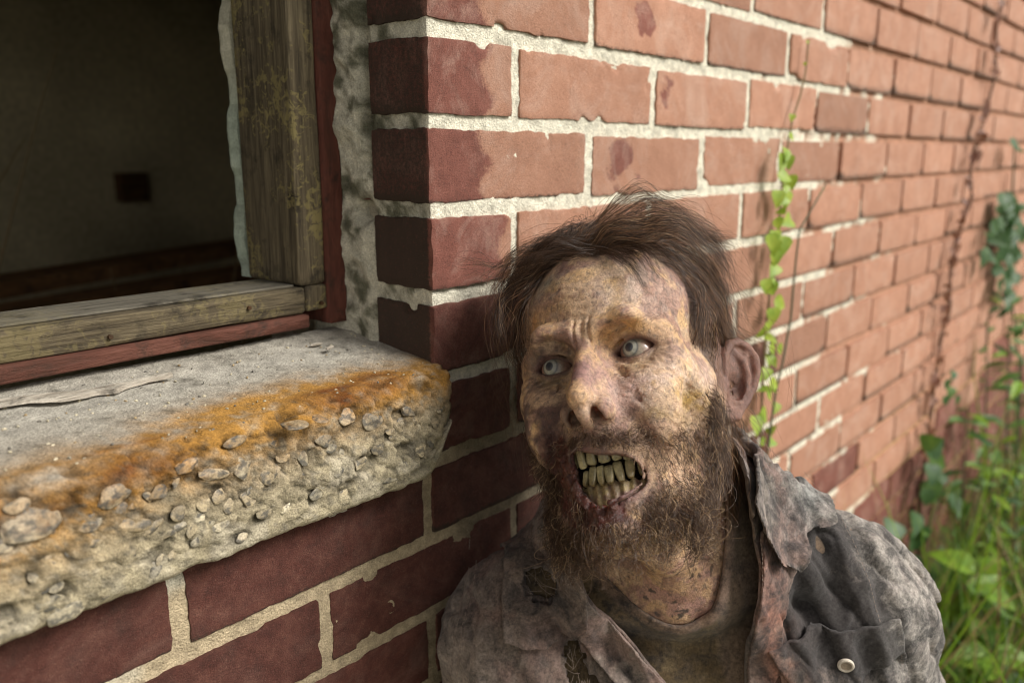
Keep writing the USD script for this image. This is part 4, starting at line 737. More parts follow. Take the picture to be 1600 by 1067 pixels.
# ---------------------------------------------------------------- hair, beard, eyebrows
def hair_mat(name, col, rough=0.35):
    M(name, {'g': ('geometry', {}), 'n': ('noise_texture', {'scale': 160, 'detail': 3}), 'r': ('map_range', {'from_min': 0.3, 'from_max': 0.7, 'to_min': 0.5, 'to_max': 1.6}), 'sc': ('vector_math', {'math_type': 'scale', 'vector1': col}),
        'p': ('principled_bsdf', {'roughness': rough, 'specular_ior_level': 0.35})}, [('g.position', 'n.vector'), ('n.fac', 'r.value'), ('r.result', 'sc.scale'), ('sc.vector', 'p.base_color')])
hair_mat('hair_dark', (0.034, 0.017, 0.009)); hair_mat('hair_brown', (0.135, 0.068, 0.033)); hair_mat('hair_pale', (0.30, 0.20, 0.115)); hair_mat('beard_brown', (0.068, 0.037, 0.021))
def skull(p):
    p = p.astype(f32); m = np.stack([np.abs(p[:, 0]), p[:, 1], p[:, 2]], 1)
    d = su(ell(p, (0, 56, -12), (73, 76, 94)), ell(p, (0, 50, 32), (61, 52, 52)), 20); d = su(d, ell(p, (0, -26, 38), (52, 70, 52)), 22); d = su(d, cap(m, (29, -85, 58), (45, -58, 10), 13, 10), 14)
    d = su(d, ell(p, (0, -60, 64), (31, 38, 31)), 18); d = np.minimum(d, ell(m, (80, 6, -12), (12, 34, 20)))
    return su(d, cap(p, (0, -20, -24), t2h((0, 12, -62)), 51, 57), 20)
def sgrad(p, e=0.5):
    d = skull(p); g = np.stack([(skull(p+np.eye(3)[k]*e)-d)/e for k in range(3)], 1); return d, g/np.maximum(np.linalg.norm(g, axis=1, keepdims=True), 1e-6)
def grow(root, length, steps, field, lift, seed, wob=0.25, wscale=22., stick=0.6):
    n = len(root); path = np.empty((n, steps, 3)); p = root.copy(); path[:, 0] = p; st = length/(steps-1)
    d0, g0 = sgrad(p); prev = g0*0.9
    for k in range(1, steps):
        t = k/(steps-1); d, g = sgrad(p); f = field(p, t); f = f-np.einsum('ij,ij->i', f, g)[:, None]*g*stick
        w = np.stack([meshkit.fbm(p/wscale+seed+5*i, 2, seed+i)-.5 for i in range(3)], 1)*2*wob
        want = d0+lift*np.sin(min(1, t*1.6)*np.pi/2); corr = np.clip((want-d)/6., -1, 1)[:, None]*g*0.5
        v = 0.55*prev+0.55*(f/np.maximum(np.linalg.norm(f, axis=1, keepdims=True), 1e-6)+w)+corr; v /= np.maximum(np.linalg.norm(v, axis=1, keepdims=True), 1e-6)
        p = p+v*st[:, None]; d, g = sgrad(p); p = p+g*np.maximum(0.6-d, 0)[:, None]; prev = v; path[:, k] = p
    return path
def clump(path, n_guides, amount, keep, rg):
    n, s, _ = path.shape; gi = rg.choice(n, n_guides, replace=False); from scipy.spatial import cKDTree
    _, near = cKDTree(path[gi, 0]).query(path[:, 0]); G = path[gi][near]; t = np.linspace(0, 1, s)[None, :, None]
    amt = amount*rg.uniform(0.4, 1.1, (n, 1, 1)); w = np.clip(amt*t**0.7, 0, 0.97)
    return path*(1-w)+(G+(path[:, :1]-G[:, :1])*keep)*w
def curl(path, amp, freq, rg):
    n, s, _ = path.shape; t = np.linspace(0, 1, s)[None, :, None]; a = rg.normal(size=(n, 1, 3)); b = rg.normal(size=(n, 1, 3)); ph = rg.uniform(0, 6.3, (n, 1, 1)); fr = freq*rg.uniform(0.6, 1.5, (n, 1, 1))
    return path+amp[:, None, None]*t**0.8*(np.sin(fr*t*6.28+ph)-np.sin(ph))*a+amp[:, None, None]*t**0.8*(np.cos(fr*t*6.28+ph)-np.cos(ph))*b*0.8
def strands(name, path, w0, w1, mat, label=None):
    n, s, _ = path.shape; t = np.linspace(0, 1, s)
    o = curves(name, list(head2w(path.reshape(-1, 3)).reshape(n, s, 3)-TH), [w0+(w1-w0)*t**2]*n, mats[mat], person)
    if label: tag(o, label)
    return o
def pick(mask, n, rg):
    tri = np.vstack([Fq[:, [0, 1, 2]], Fq[:, [0, 2, 3]]]); w = mask[tri].mean(1)*np.linalg.norm(np.cross(P[tri[:, 1]]-P[tri[:, 0]], P[tri[:, 2]]-P[tri[:, 0]]), axis=1)
    k = rg.choice(len(tri), n, p=w/w.sum()); b = rg.dirichlet((1, 1, 1), n); return np.einsum('nij,ni->nj', P[tri[k]], b)
rh = np.random.default_rng(11)
hm = scalp_mask(P); out_ear = (np.abs(P[:, 0]) > 69)*(P[:, 2] < 20)*(P[:, 2] > -40)*(P[:, 1] < 42)*(P[:, 1] > -35); hm[out_ear] = 0; hm[P[:, 1] < -45] = 0
hm *= np.where(P[:, 0] < -46, 0.5, 1.0)*np.where((P[:, 1] > 75) & (P[:, 2] > 30), 1.0, 0.8)
part = -16.0
def comb(p, t):
    x, y, z = p.T; f = np.zeros_like(p)
    right = sstep(part-4, part+6, x)[:, None]
    top = sstep(60, 105, y)[:, None]
    fr = np.array([1.0, 0.02, -0.42]); dn = np.array([0.22, -1.0, -0.50])
    R_ = fr*(top)+dn*(1-top)
    L_ = np.array([-1.0, -0.05, 0.40])*top+np.array([-0.25, -1.0, 0.05])*(1-top)
    f = R_*right+L_*(1-right)+0.75*np.stack([meshkit.noise(p/13.+k*9, 60+k)-.5 for k in range(3)], 1)*2*top
    back = sstep(10, -40, z)[:, None]*sstep(20, 60, np.abs(x)*0+60)[0]
    return f*(1-0.6*back)+np.array([0, -1.0, -0.2])*0.6*back
N = 6600; roots = pick(hm, N, rh); top = sstep(60, 110, roots[:, 1])*sstep(-20, 40, roots[:, 2]+20)
Ln = (50+56*top+rh.uniform(-22, 26, N))*np.where(roots[:, 0] < part, 0.85, 1.0)*np.where(roots[:, 0] < -48, 1.15, 1.0)
lf = 4+20*top*np.exp(-((roots[:, 0]+2)/36)**2)+rh.uniform(0, 9, N)*(0.4+top)
lf = lf*np.where(np.abs(roots[:, 0]) > 42, 0.5, 1.0)
path = grow(roots, Ln, 22, comb, lf, 5, 1.25, 17.)
path = curl(clump(path, 230, 0.95, 0.20, rh), rh.uniform(0.4, 3.0, N), 1.3, rh)
sel = rh.random(N); strands('hair', path[sel < 0.66], 0.00022, 0.00008, 'hair_dark'); strands('hair', path[(sel >= 0.66) & (sel < 0.95)], 0.00024, 0.00008, 'hair_brown'); strands('hair', path[sel >= 0.95], 0.00022, 0.00006, 'hair_pale')
N = 1000; fm = scalp_mask(P)*np.exp(-((P[:, 0]+8)/24)**2)*(P[:, 2] > 22)*(P[:, 1] > 84); roots = pick(fm, N, rh)
path = grow(roots, rh.uniform(45, 92, N), 22, lambda p, t: np.stack([-1.0+0*p[:, 0], 0.10-0.9*t+0*p[:, 0], 0.55-0.4*t+0*p[:, 0]], 1), 5+rh.uniform(0, 13, N), 27, 1.15, 14.)
strands('forelock', curl(clump(path, 46, 0.96, 0.15, rh), rh.uniform(0.5, 2.6, N), 1.2, rh), 0.00024, 0.00008, 'hair_dark')
N = 420; fm = scalp_mask(P)*np.exp(-((P[:, 0]-14)/16)**2)*(P[:, 2] > 40)*(P[:, 1] > 80); roots = pick(fm, N, rh)
path = grow(roots, rh.uniform(25, 62, N), 18, lambda p, t: np.stack([0.9+0*p[:, 0], -0.55-0.6*t+0*p[:, 0], 0.15+0*p[:, 0]], 1), 3+rh.uniform(0, 6, N), 29, 0.6, 15.)
strands('forelock', curl(clump(path, 22, 0.96, 0.15, rh), rh.uniform(0.3, 2.0, N), 1.2, rh), 0.00022, 0.00007, 'hair_dark')
N = 700; roots = pick(hm, N, rh); path = grow(roots, 50+rh.uniform(0, 70, N), 24, comb, 8+rh.uniform(0, 22, N), 9, 0.85, 34., 0.35)
strands('stray_hair', curl(path, rh.uniform(0.5, 4.0, N), 1.0, rh), 0.00016, 0.00008, 'hair_brown')
bm = beard_mask(P); bm[np.abs(P[:, 0]) > 70] = 0
def bcomb(p, t):
    x, y, z = p.T; f = np.stack([0.25*np.sign(x)*np.clip(np.abs(x)/40, 0, 1), -1+0*x, 0.15+0*x], 1); m = np.exp(-((y+41)/8)**2)*(z > 60)
    return f+m[:, None]*np.stack([0.9*np.sign(x+2), 0*x, 0.2+0*x], 1)
N = 4300; roots = pick(bm, N, rh); low = sstep(-62, -105, roots[:, 1]); sd = sstep(55, 20, roots[:, 2])
must = np.exp(-((roots[:, 1]+41)/7)**2)*(roots[:, 2] > 62); Ln = (7+11*low+13*sd*(1-low)+rh.gamma(2, 3.4, N))*(1-0.45*must)
path = grow(roots, Ln, 16, bcomb, 2.0+6*low+rh.gamma(1.5, 2.0, N)*(1-0.5*sd), 15, 1.0, 9., 0.2)
path = curl(clump(path, 700, 0.55, 0.5, rh), rh.uniform(0.8, 4.5, N)*(0.6+0.9*low), 1.5, rh); sel = rh.random(N)
strands('beard', path[sel < 0.62], 0.00027, 0.00012, 'beard_brown'); strands('beard', path[(sel >= 0.62) & (sel < 0.88)], 0.00025, 0.00010, 'hair_dark'); strands('beard', path[sel >= 0.88], 0.00024, 0.00011, 'hair_pale')
bw = np.exp(-((np.abs(P[:, 0])-32)/15)**2-((P[:, 1]-32)/3.2)**2)*(P[:, 2] > 55)
N = 150; roots = pick(bw, N, rh); path = grow(roots, rh.uniform(4, 9, N), 7, lambda p, t: np.stack([np.sign(p[:, 0]), 0.25+0*p[:, 0], 0*p[:, 0]], 1), 0.6+rh.uniform(0, 1, N), 19, 0.5, 9.)
strands('eyebrow', path, 0.00010, 0.00004, 'hair_dark')
# ---------------------------------------------------------------- clothes (torso coordinates, mm)
def cloth(name, rough=0.92, weave=2600):
    M(name, {'a': ('attribute', {'attribute': 'col'}), 'st': ('attribute', {'attribute': 'stain'}), 'g': ('geometry', {}),
        'n1': ('noise_texture', {'scale': 50, 'detail': 9, 'roughness': 0.72, 'distortion': 0.5}), 'ad': ('math', {'math_type': 'multiply_add', 'value2': 0.52}), 'sr': ('map_range', {'from_min': 0.47, 'from_max': 0.70, 'to_min': 0, 'to_max': 0.85, 'clamp': True}), 'm1': ('mix', {'color2': (0.026, 0.025, 0.026)}),
        'n2': ('noise_texture', {'scale': 420, 'detail': 5, 'roughness': 0.75}), 'r2': ('map_range', {'from_min': 0.32, 'from_max': 0.68, 'to_min': 0.55, 'to_max': 1.45}), 'sc': ('vector_math', {'math_type': 'scale'}),
        'n4': ('noise_texture', {'scale': 38, 'detail': 5, 'roughness': 0.7}), 'r4': ('map_range', {'from_min': 0.54, 'from_max': 0.70, 'to_min': 0, 'to_max': 0.25, 'clamp': True}), 'm4': ('mix', {'color2': (0.22, 0.175, 0.155)}),
        'n3': ('noise_texture', {'scale': weave, 'detail': 2}), 'bh': ('math', {'math_type': 'multiply_add', 'value2': 0.7}), 'b': ('bump', {'strength': 0.6, 'distance': 0.0016}),
        'p': ('principled_bsdf', {'roughness': rough, 'specular_ior_level': 0.12, 'sheen_weight': 0.10, 'sheen_roughness': 0.5})},
      [('g.position', x+'.vector') for x in ('n1', 'n2', 'n3', 'n4')]+[('n1.fac', 'ad.value3'), ('st.fac', 'ad.value1'), ('ad.value', 'sr.value'), ('n4.fac', 'r4.value'), ('r4.result', 'm4.fac'), ('a.color', 'm4.color1'), ('m4.color', 'm1.color1'), ('sr.result', 'm1.fac'),
       ('n2.fac', 'r2.value'), ('m1.color', 'sc.vector1'), ('r2.result', 'sc.scale'), ('sc.vector', 'p.base_color'), ('n2.fac', 'bh.value1'), ('n3.fac', 'bh.value3'), ('bh.value', 'b.height'), ('b.normal', 'p.normal')])
cloth('denim'); cloth('jersey', 0.95)
def shirt_base(t, fine=True):
    d = su(body_sdf(t), cap(t, h2t((0, -70, -24)), (0, 12, -62), 62, 72), 34)-13
    if fine:
        b = np.abs(d) < 22
        if b.any():
            q = t[b].astype(float); x, y, z = q.T
            w = 13.0*(meshkit.fbm(np.stack([x/22+0.18*y/22, y/110, z/36], 1), 3, 121)-.5)-4.5*(1-np.abs(2*meshkit.fbm(np.stack([(x+0.5*y)/30, (y-0.5*x)/85, z/40], 1), 2, 125)-1))**4+8.0*(meshkit.fbm(np.stack([(x-y)/24, (x+y)/90, z/40], 1), 3, 122)-.5)+2.4*(meshkit.fbm(q/13., 3, 123)-.5)
            L = sstep(50, 80, x)*sstep(60, 20, y)
            w = w+L*3.2*np.sin((x+0.22*y-20)*0.20+1.2*(meshkit.noise(q/40., 124)-.5))*sstep(165, 130, x)
            sm = np.exp(-((x-132)/4.0)**2)*sstep(40, 0, y)*(x > 0)
            d[b] -= (w+1.6*sm).astype(f32)
    return d
OPEN = [(-112, 75), (-84, 62), (-79, 24), (-73, 13), (-56, -8), (-46, -26), (-33, -46), (-14, -90), (-4, -150), (2, -260), (6, -260), (12, -150), (20, -90), (27, -55), (38, 2), (47, 30), (46, 59), (44, 88), (52, 140), (0, 190), (-100, 160)]
NECKLINE = smooth_poly([(-84, 66), (-70, 42), (-52, 24), (-32, 9), (-14, 4), (4, 10), (18, 28), (29, 58), (34, 88), (36, 120), (0, 170), (-90, 160)], 3)-np.array([0, 9])
RCOL = [(-84, 66), (-104, 74), (-132, 52), (-141, 30), (-147, 0), (-116, -10), (-84, 1), (-80, 24)]
LCOL = [(50, 104), (68, 104), (96, 72), (110, 55), (127, 40), (118, 34), (92, 36), (93, 26), (80, 14), (62, 34), (50, 66), (44, 92)]
RPL = [(-84, 62), (-79, 24), (-73, 13), (-56, -8), (-46, -26), (-33, -46), (-14, -90), (-4, -150), (-24, -150), (-38, -92), (-62, -52), (-76, -30), (-90, -6), (-100, 30)]
LPL = [(47, 30), (38, 2), (27, -55), (20, -90), (12, -150), (34, -150), (42, -90), (48, -55), (64, -8), (82, 16), (72, 40), (52, 60)]
POCK = [(48, -36), (70, -36), (112, -38), (150, -40), (157, -96), (150, -150), (108, -162), (66, -150), (56, -96)]
FLAP = [(44, -31), (80, -30), (113, -35), (150, -35), (151, -62), (104, -74), (60, -62), (50, -46)]
def tears(t, d):
    for c, r, s in (((-112, 30, -22), (13, 12, 30), 1), ((-96, -30, 0), (9, 17, 40), 2), ((-88, -44, 0), (10, 8, 40), 3)):
        e = ell(t, c, r); b = e < 12
        if b.any(): e[b] += (13*(meshkit.fbm(t[b]/5.0, 3, 130+s)-.50)).astype(f32)
        d = ss(d, e, 1.2)
    return d
def shirt_sdf(t):
    s = shirt_base(t); d = np.maximum(s, -(s+5.0)); d = np.maximum(d, t[:, 1]-np.where(t[:, 2] < -50, 98, 160)-0.0)
    cut = np.maximum(poly2(t[:, 0], t[:, 1], OPEN), -75-t[:, 2]); return tears(t, ss(d, cut, 1.5))
def leaf(poly, off, th, curl=0.0, zmin=-110, tear=False):
    poly = np.asarray(poly, float)
    def fn(t):
        s = shirt_base(t); e = poly2(t[:, 0], t[:, 1], poly)
        e = e+(1.1*(meshkit.fbm(t/6., 3, 141)-.5)*2).astype(f32)
        o = off+curl*np.exp(-np.maximum(-e, 0)/7.0)+(1.6*(meshkit.fbm(t/15., 3, 142)-.5)).astype(f32)*1.0
        d = np.maximum(np.maximum(np.abs(s-o)-th, e), zmin-t[:, 2])
        return tears(t, d) if tear else d
    return fn
def shirt_colour(t):
    x, y, z = t.T; F = lambda s, o=4, k=0: meshkit.fbm(t/s, o, 150+k)-.5
    c = np.repeat(np.array([[0.165, 0.128, 0.106]]), len(t), 0)
    def mix(k, col):
        nonlocal c
        k = np.clip(k, 0, 1)[:, None]; c = c*(1-k)+np.array(col)*k
    n = F(30); n2 = F(9, 4, 1)
    mix(sstep(-20, -70, x)*0.8, (0.235, 0.188, 0.158)); mix(sstep(-60, 40, x)*0.9, (0.155, 0.130, 0.112)); mix(sstep(0.02, 0.14, n+0.4*n2)*0.5, (0.22, 0.178, 0.152)); mix(sstep(0.03, 0.15, F(40, 3, 2)+0.3*n2)*0.6, (0.205, 0.125, 0.105))
    mix(sstep(118, 150, x+12*n2+20*n)*0.9, (0.44, 0.40, 0.355)); mix(sstep(30, 55, y+10*n2)*sstep(80, 110, x)*0.8, (0.27, 0.265, 0.25)); mix(sstep(-150, -200, x+20*n)*0.7, (0.27, 0.225, 0.185))
    mix(np.exp(-((x+112)/30)**2-((y-20)/40)**2)*0.7, (0.125, 0.083, 0.065)); mix(sstep(0.03, 0.13, F(14, 4, 5))*0.5*(x > 40), (0.25, 0.21, 0.19)); mix(np.exp(-((x-58)/16)**2-((y+40)/60)**2)*0.8*(0.6+3*n2), (0.26, 0.135, 0.095)); mix(np.exp(-((x-48)/7)**2-((y+40)/80)**2)*0.6, (0.33, 0.17, 0.12))
    st = 0.07+0.50*np.exp(-((x-92)/34)**2)*sstep(45, 15, y)*sstep(-70, -30, y+20*n)+0.50*np.exp(-((x-118)/22)**2-((y+42)/26)**2)+0.28*sstep(60, 80, x)*sstep(25, 45, y)+0.28*np.exp(-((x+108)/16)**2-((y-28)/22)**2)+0.16*sstep(60, 90, x)
    return np.clip(c, 0.01, 1), np.clip(st, 0, 1)
def garment(name, fn, lo, hi, h, colour, mat, parent, label=None, extra=None):
    p, q = nets(fn, lo, hi, h); c, st = colour(p); v = tor2w(p)
    if extra: 
        v2, q2, c2, s2 = extra; q = np.vstack([q, q2+len(v)]); v = np.vstack([v, v2]); c = np.vstack([c, c2]); st = np.r_[st, s2]
    o = obj(name, (v, q), mats[mat], parent, smooth=True, attrs={'col': c, 'stain': st}, loc=TH)
    if label: tag(o, label)
    return o, p
HS = float('1.7')
def low_sdf(t): s = shirt_base(t, False); return np.maximum(np.maximum(s, -(s+6)), t[:, 1]+165)
pl, ql = nets(lambda t: np.maximum(np.maximum(shirt_base(t, False), -t[:, 1]-400), t[:, 1]+158), (-290, -420, -230), (290, -140, 120), 7.0, 1)
cl_, sl_ = shirt_colour(pl)
shirt, SP = garment('shirt', shirt_sdf, (-275, -175, -215), (275, 125, 62), HS, shirt_colour, 'denim', person, None, (tor2w(pl), ql, cl_, sl_))
garment('collar', leaf(RCOL, 3.9, 1.5, 2.0, tear=True), (-165, -25, -90), (-60, 90, 40), 1.3, shirt_colour, 'denim', person, 'dark brown torn collar leaf by the wall')
garment('collar', leaf(LCOL, 5.0, 1.5, 4.5), (30, 0, -95), (140, 122, 45), 1.3, lambda t: (shirt_colour(t)[0]*np.array([1.35, 1.4, 1.4]), 0.20+0*t[:, 0]), 'denim', person, 'stiff grey collar leaf standing off the left shoulder')
garment('placket', leaf(RPL, 2.3, 1.6, 0.8), (-115, -165, -40), (10, 75, 50), 1.4, lambda t: (shirt_colour(t)[0]*1.15, shirt_colour(t)[1]), 'denim', person)
garment('placket', leaf(LPL, 2.4, 1.6, 1.2), (0, -165, -40), (95, 75, 50), 1.4, lambda t: (shirt_colour(t)[0]*np.array([1.15, 1.0, 0.95]), 0.15+0*t[:, 0]), 'denim', person)
garment('pocket', leaf(POCK, 1.6, 1.7, 0.3), (35, -175, -40), (170, -25, 60), 1.5, shirt_colour, 'denim', person)
garment('pocket_flap', leaf(FLAP, 3.8, 1.5, 1.6), (35, -85, -40), (162, -20, 60), 1.4, shirt_colour, 'denim', person)
def tee_sdf(t):
    b = su(body_sdf(t), neck_sdf(t), 30); q = t.astype(float)
    w = 3.0*(meshkit.fbm(np.stack([q[:, 0]/16, q[:, 1]/60, q[:, 2]/30], 1), 3, 161)-.5)
    e = poly2(t[:, 0], t[:, 1], NECKLINE); s = b-4.5-w.astype(f32)-0.9*np.exp(-((e-5)/4.0)**2)
    d = np.maximum(s, -(s+4.5)); d = np.maximum(d, t[:, 1]-np.where(t[:, 2] < -45, 92, 130)); d = np.maximum(d, np.abs(t[:, 0]+10)-150)
    return ss(d, np.maximum(e, -95-t[:, 2]), 1.0)
def tee_colour(t):
    e = poly2(t[:, 0].astype(f32), t[:, 1].astype(f32), NECKLINE); n = meshkit.fbm(t/14., 4, 171)-.5; n2 = meshkit.fbm(t/5., 3, 172)-.5
    c = np.repeat(np.array([[0.125, 0.088, 0.047]]), len(t), 0); k = (sstep(0.03, 0.15, n)*0.5)[:, None]; c = c*(1-k)+np.array([0.20, 0.15, 0.085])*k
    k = (sstep(9, 5, e)*0.85*np.clip(0.6+0.4*sstep(-60, 30, t[:, 0]), 0, 1))[:, None]; c = c*(1-k)+np.array([0.235, 0.155, 0.115])*k
    k = (sstep(10, 16, t[:, 0])*0.5)[:, None]; c = c*(1-k)+np.array([0.22, 0.155, 0.12])*k
    k = (sstep(0.13, 0.16, n2)*sstep(0, -30, t[:, 0])*sstep(-20, 0, t[:, 1])*0.8)[:, None]; c = c*(1-k)+np.array([0.04, 0.03, 0.02])*k
    return c, 0.02+0.12*np.exp(-((t[:, 0]+50)/25)**2)
garment('undershirt', tee_sdf, (-165, -170, -170), (150, 135, 62), 1.7, tee_colour, 'jersey', person)
# stitching and buttons
def on_shirt(x, y, off):
    z = np.full(len(x), 90.0)
    for _ in range(60): z -= np.clip(shirt_base(np.stack([x, y, z], 1).astype(f32))-off, -2, 6)*0.75
    return np.stack([x, y, z], 1)
M('thread', {'p': ('principled_bsdf', {'base_color': (0.26, 0.20, 0.165), 'roughness': 0.9})}, [])
def stitches(pts, off, gap=3.0):
    pts = np.asarray(pts, float); L = np.r_[0, np.cumsum(np.linalg.norm(np.diff(pts, axis=0), axis=1))]; s = np.arange(1, L[-1]-2, gap); a = np.stack([np.interp(s, L, pts[:, k]) for k in (0, 1)], 1); b = np.stack([np.interp(s+gap*0.62, L, pts[:, k]) for k in (0, 1)], 1)
    A, B = on_shirt(a[:, 0], a[:, 1], off), on_shirt(b[:, 0], b[:, 1], off); return [tube(tor2w(np.array([p, (p+q)/2+[0, 0, 0.25], q])), 0.00024, 4) for p, q in zip(A, B)]
st = stitches([(-142, 26), (-143, 3), (-116, -6), (-88, 4)], 5.2)+stitches([(50, 56), (42, 0), (31, -55), (24, -95)], 4.0)+stitches([(-70, 8), (-53, -12), (-43, -30), (-30, -52)], 3.8)+stitches([(66, 100), (94, 68), (108, 51), (120, 40)], 7.5)+stitches([(148, -38), (153, -96), (148, -146)], 3.0)+stitches([(-190, -40), (-178, 0), (-160, 30)], 0.9)+stitches([(-196, -44), (-184, -4), (-166, 28)], 0.9)+stitches([(132, 30), (134, -10), (136, -60), (140, -120)], 1.2)
V, Fc = cat(st); tag(obj('stitching', (V, Fc), mats['thread'], person, loc=TH), kind='stuff')
fr = []; rf = np.random.default_rng(91)
for cx, cy, rx, ry in ((-112, 30, 12, 11), (-96, -30, 8, 16), (-90, -44, 9, 8)):
    for _ in range(16):
        an = rf.uniform(0, 6.28); x0, y0 = cx+rx*math.cos(an), cy+ry*math.sin(an); n = 6; k = np.linspace(0, 1, n); L = rf.uniform(.3, 1.0); bx, by = rf.normal(0, 3, 2)
        xs_, ys_ = x0+(cx-x0)*k*L+bx*k*k, y0+(cy-y0)*k*L+by*k*k; A = on_shirt(xs_, ys_, 2.5); A[:, 2] += rf.uniform(0, 2.5)*np.sin(k*3); fr.append(tube(tor2w(A), 0.00011, 4))
V, Fc = cat(fr); tag(obj('frayed_thread', (V, Fc), mats['thread'], person, loc=TH), kind='stuff')
def button(x, y, off, r):
    c = on_shirt(np.array([x]), np.array([y]), off)[0]; g = np.array([float(shirt_base((c+np.eye(3)[k]*6)[None].astype(f32))[0]-shirt_base((c-np.eye(3)[k]*6)[None].astype(f32))[0]) for k in range(3)]); g /= np.linalg.norm(g)
    prof = np.array([(0, -1.0), (r, -1.0), (r*1.02, 0.2), (r*0.9, 1.1), (r*0.72, 1.1), (r*0.6, 0.45), (0, 0.45)]); m = trimesh.creation.revolve(prof, sections=28); T = trimesh.geometry.align_vectors([0, 0, 1], g); m.apply_transform(T); return m.vertices+c, m.faces, c, g
attr_mat('horn', rough=0.45, nz=(200, 0.3), fine=(900, 0.2), bump=(400, 0.2, 0.0005))
v, f, c, g = button(101, -56, 6.2, 6.0); q = (v-c); rad = np.linalg.norm(q-np.outer(q@g, g), axis=1); col = np.where((rad < 3.9)[:, None], np.array([0.30, 0.24, 0.18]), np.array([0.52, 0.46, 0.38]))
obj('button', (tor2w(v), f), mats['horn'], person, attrs={'col': col}, loc=TH)
# the rest of the body below the frame: arms, hands on the thighs, kneeling legs (coarse)
def lower_body(t):
    a = np.stack([np.abs(t[:, 0]), t[:, 1], t[:, 2]], 1); d = np.maximum(body_sdf(t)+3, t[:, 1]+120); d = su(d, ell(t, (0, -370, -85), (135, 150, 88)), 40); d = su(d, ell(t, (0, -500, -75), (150, 95, 95)), 40)
    d = su(d, cap(a, (198, -305, -72), (150, -455, 110), 38, 26), 20)
    hb = np.array((128, -482, 150.)); d = su(d, cap(a, (150, -455, 110), hb, 24, 20), 12); d = su(d, ell(a, hb+[-4, -4, 22], (38, 16, 42)), 10)
    for k in range(4): b0 = hb+np.array([-30+19*k, -4, 55]); d = su(d, chain(a, [b0, b0+[-3, -2, 28+6*(k in (1, 2))], b0+[-5, -22, 44+8*(k in (1, 2))]], [9, 8.5, 7]), 3)
    d = su(d, chain(a, [hb+[-30, 0, 10], hb+[-55, -4, 34], hb+[-62, -14, 58]], [11, 9.5, 8]), 5); return d
def legs(t):
    a = np.stack([np.abs(t[:, 0]), t[:, 1], t[:, 2]], 1); d = su(ell(t, (0, -500, -75), (160, 100, 105)), cap(a, (80, -530, -60), (110, -760, 190), 88, 62), 30); d = su(d, cap(a, (110, -770, 190), (100, -800, -200), 60, 45), 20)
    d = su(d, cap(a, (100, -800, -200), (105, -790, -290), 40, 30), 15); return np.maximum(d, -(t[:, 1]+862)*1.0+0*d) if False else d
pb, qb = nets(lower_body, (-270, -560, -230), (270, -90, 290), 5.0, 1)
pt, qt = nets(legs, (-230, -900, -350), (230, -380, 290), 7.0, 1)
obj('trousers', (tor2w(pt), qt), mats['denim'], person, smooth=True, attrs={'col': np.tile([0.10, 0.085, 0.07], (len(pt), 1)), 'stain': 0.15*np.ones(len(pt))}, loc=TH)
# body last: one continuous figure, fine where it shows
nb = len(SKIN_V); cb = np.tile([0.40, 0.25, 0.14], (len(pb), 1))
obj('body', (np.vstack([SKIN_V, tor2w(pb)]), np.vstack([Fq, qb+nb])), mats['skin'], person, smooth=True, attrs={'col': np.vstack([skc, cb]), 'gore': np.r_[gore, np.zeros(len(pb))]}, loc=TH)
# ---------------------------------------------------------------- ground, grass, vines
def on_wall(px, py, y):
    d = (px-800)/F_PX*RT-(py-533.5)/F_PX*UP+FW; return CAM+d*((y-CAM[1])/d[1])
def leafmat(name, col, col2):
    M(name, {'g': ('geometry', {}), 'n': ('noise_texture', {'scale': 60, 'detail': 4}), 'r': ('map_range', {'from_min': 0.35, 'from_max': 0.65, 'to_min': 0, 'to_max': 1, 'clamp': True}), 'm': ('mix', {'color1': col, 'color2': col2}),
        'p': ('principled_bsdf', {'roughness': 0.5, 'specular_ior_level': 0.4}), 't': ('translucent_bsdf', {}), 'x': ('mix_closure', {'fac': 0.35})},
      [('g.position', 'n.vector'), ('n.fac', 'r.value'), ('r.result', 'm.fac'), ('m.color', 'p.base_color'), ('m.color', 't.color'), ('p.BSDF', 'x.closure1'), ('t.BSDF', 'x.closure2')], surface='x.closure')
leafmat('leaf_lime', (0.20, 0.32, 0.03), (0.33, 0.42, 0.05)); leafmat('leaf_green', (0.060, 0.135, 0.028), (0.11, 0.20, 0.035)); leafmat('leaf_ivy', (0.030, 0.085, 0.024), (0.065, 0.135, 0.038)); leafmat('leaf_bright', (0.14, 0.28, 0.02), (0.22, 0.34, 0.03)); leafmat('dry_leaf', (0.14, 0.050, 0.028), (0.22, 0.10, 0.05))
M('stem_green', {'p': ('principled_bsdf', {'base_color': (0.055, 0.065, 0.030), 'roughness': 0.7})}, []); M('stem_dry', {'p': ('principled_bsdf', {'base_color': (0.11, 0.055, 0.033), 'roughness': 0.9})}, []); M('stem_tan', {'p': ('principled_bsdf', {'base_color': (0.20, 0.14, 0.07), 'roughness': 0.9})}, [])
M('soil', {'g': ('geometry', {}), 'n': ('noise_texture', {'scale': 9, 'detail': 8, 'roughness': 0.7}), 'r': ('rgb_ramp', {'ramp': [(0.35, (0.035, 0.030, 0.016)), (0.5, (0.055, 0.065, 0.022)), (0.65, (0.10, 0.085, 0.040))]}), 'b': ('bump', {'strength': 0.8, 'distance': 0.03}), 'p': ('principled_bsdf', {'roughness': 0.95, 'specular_ior_level': 0.1})},
  [('g.position', 'n.vector'), ('n.fac', 'r.fac'), ('r.color', 'p.base_color'), ('n.fac', 'b.height'), ('b.normal', 'p.normal')])
GZ = -1.335
gx = np.r_[-150, -40, -10, np.arange(-3, 5.01, 0.25), 10, 40, 150]; gy = np.r_[-150, -40, -10, np.arange(-4, 0.01, 0.25), 0.046]
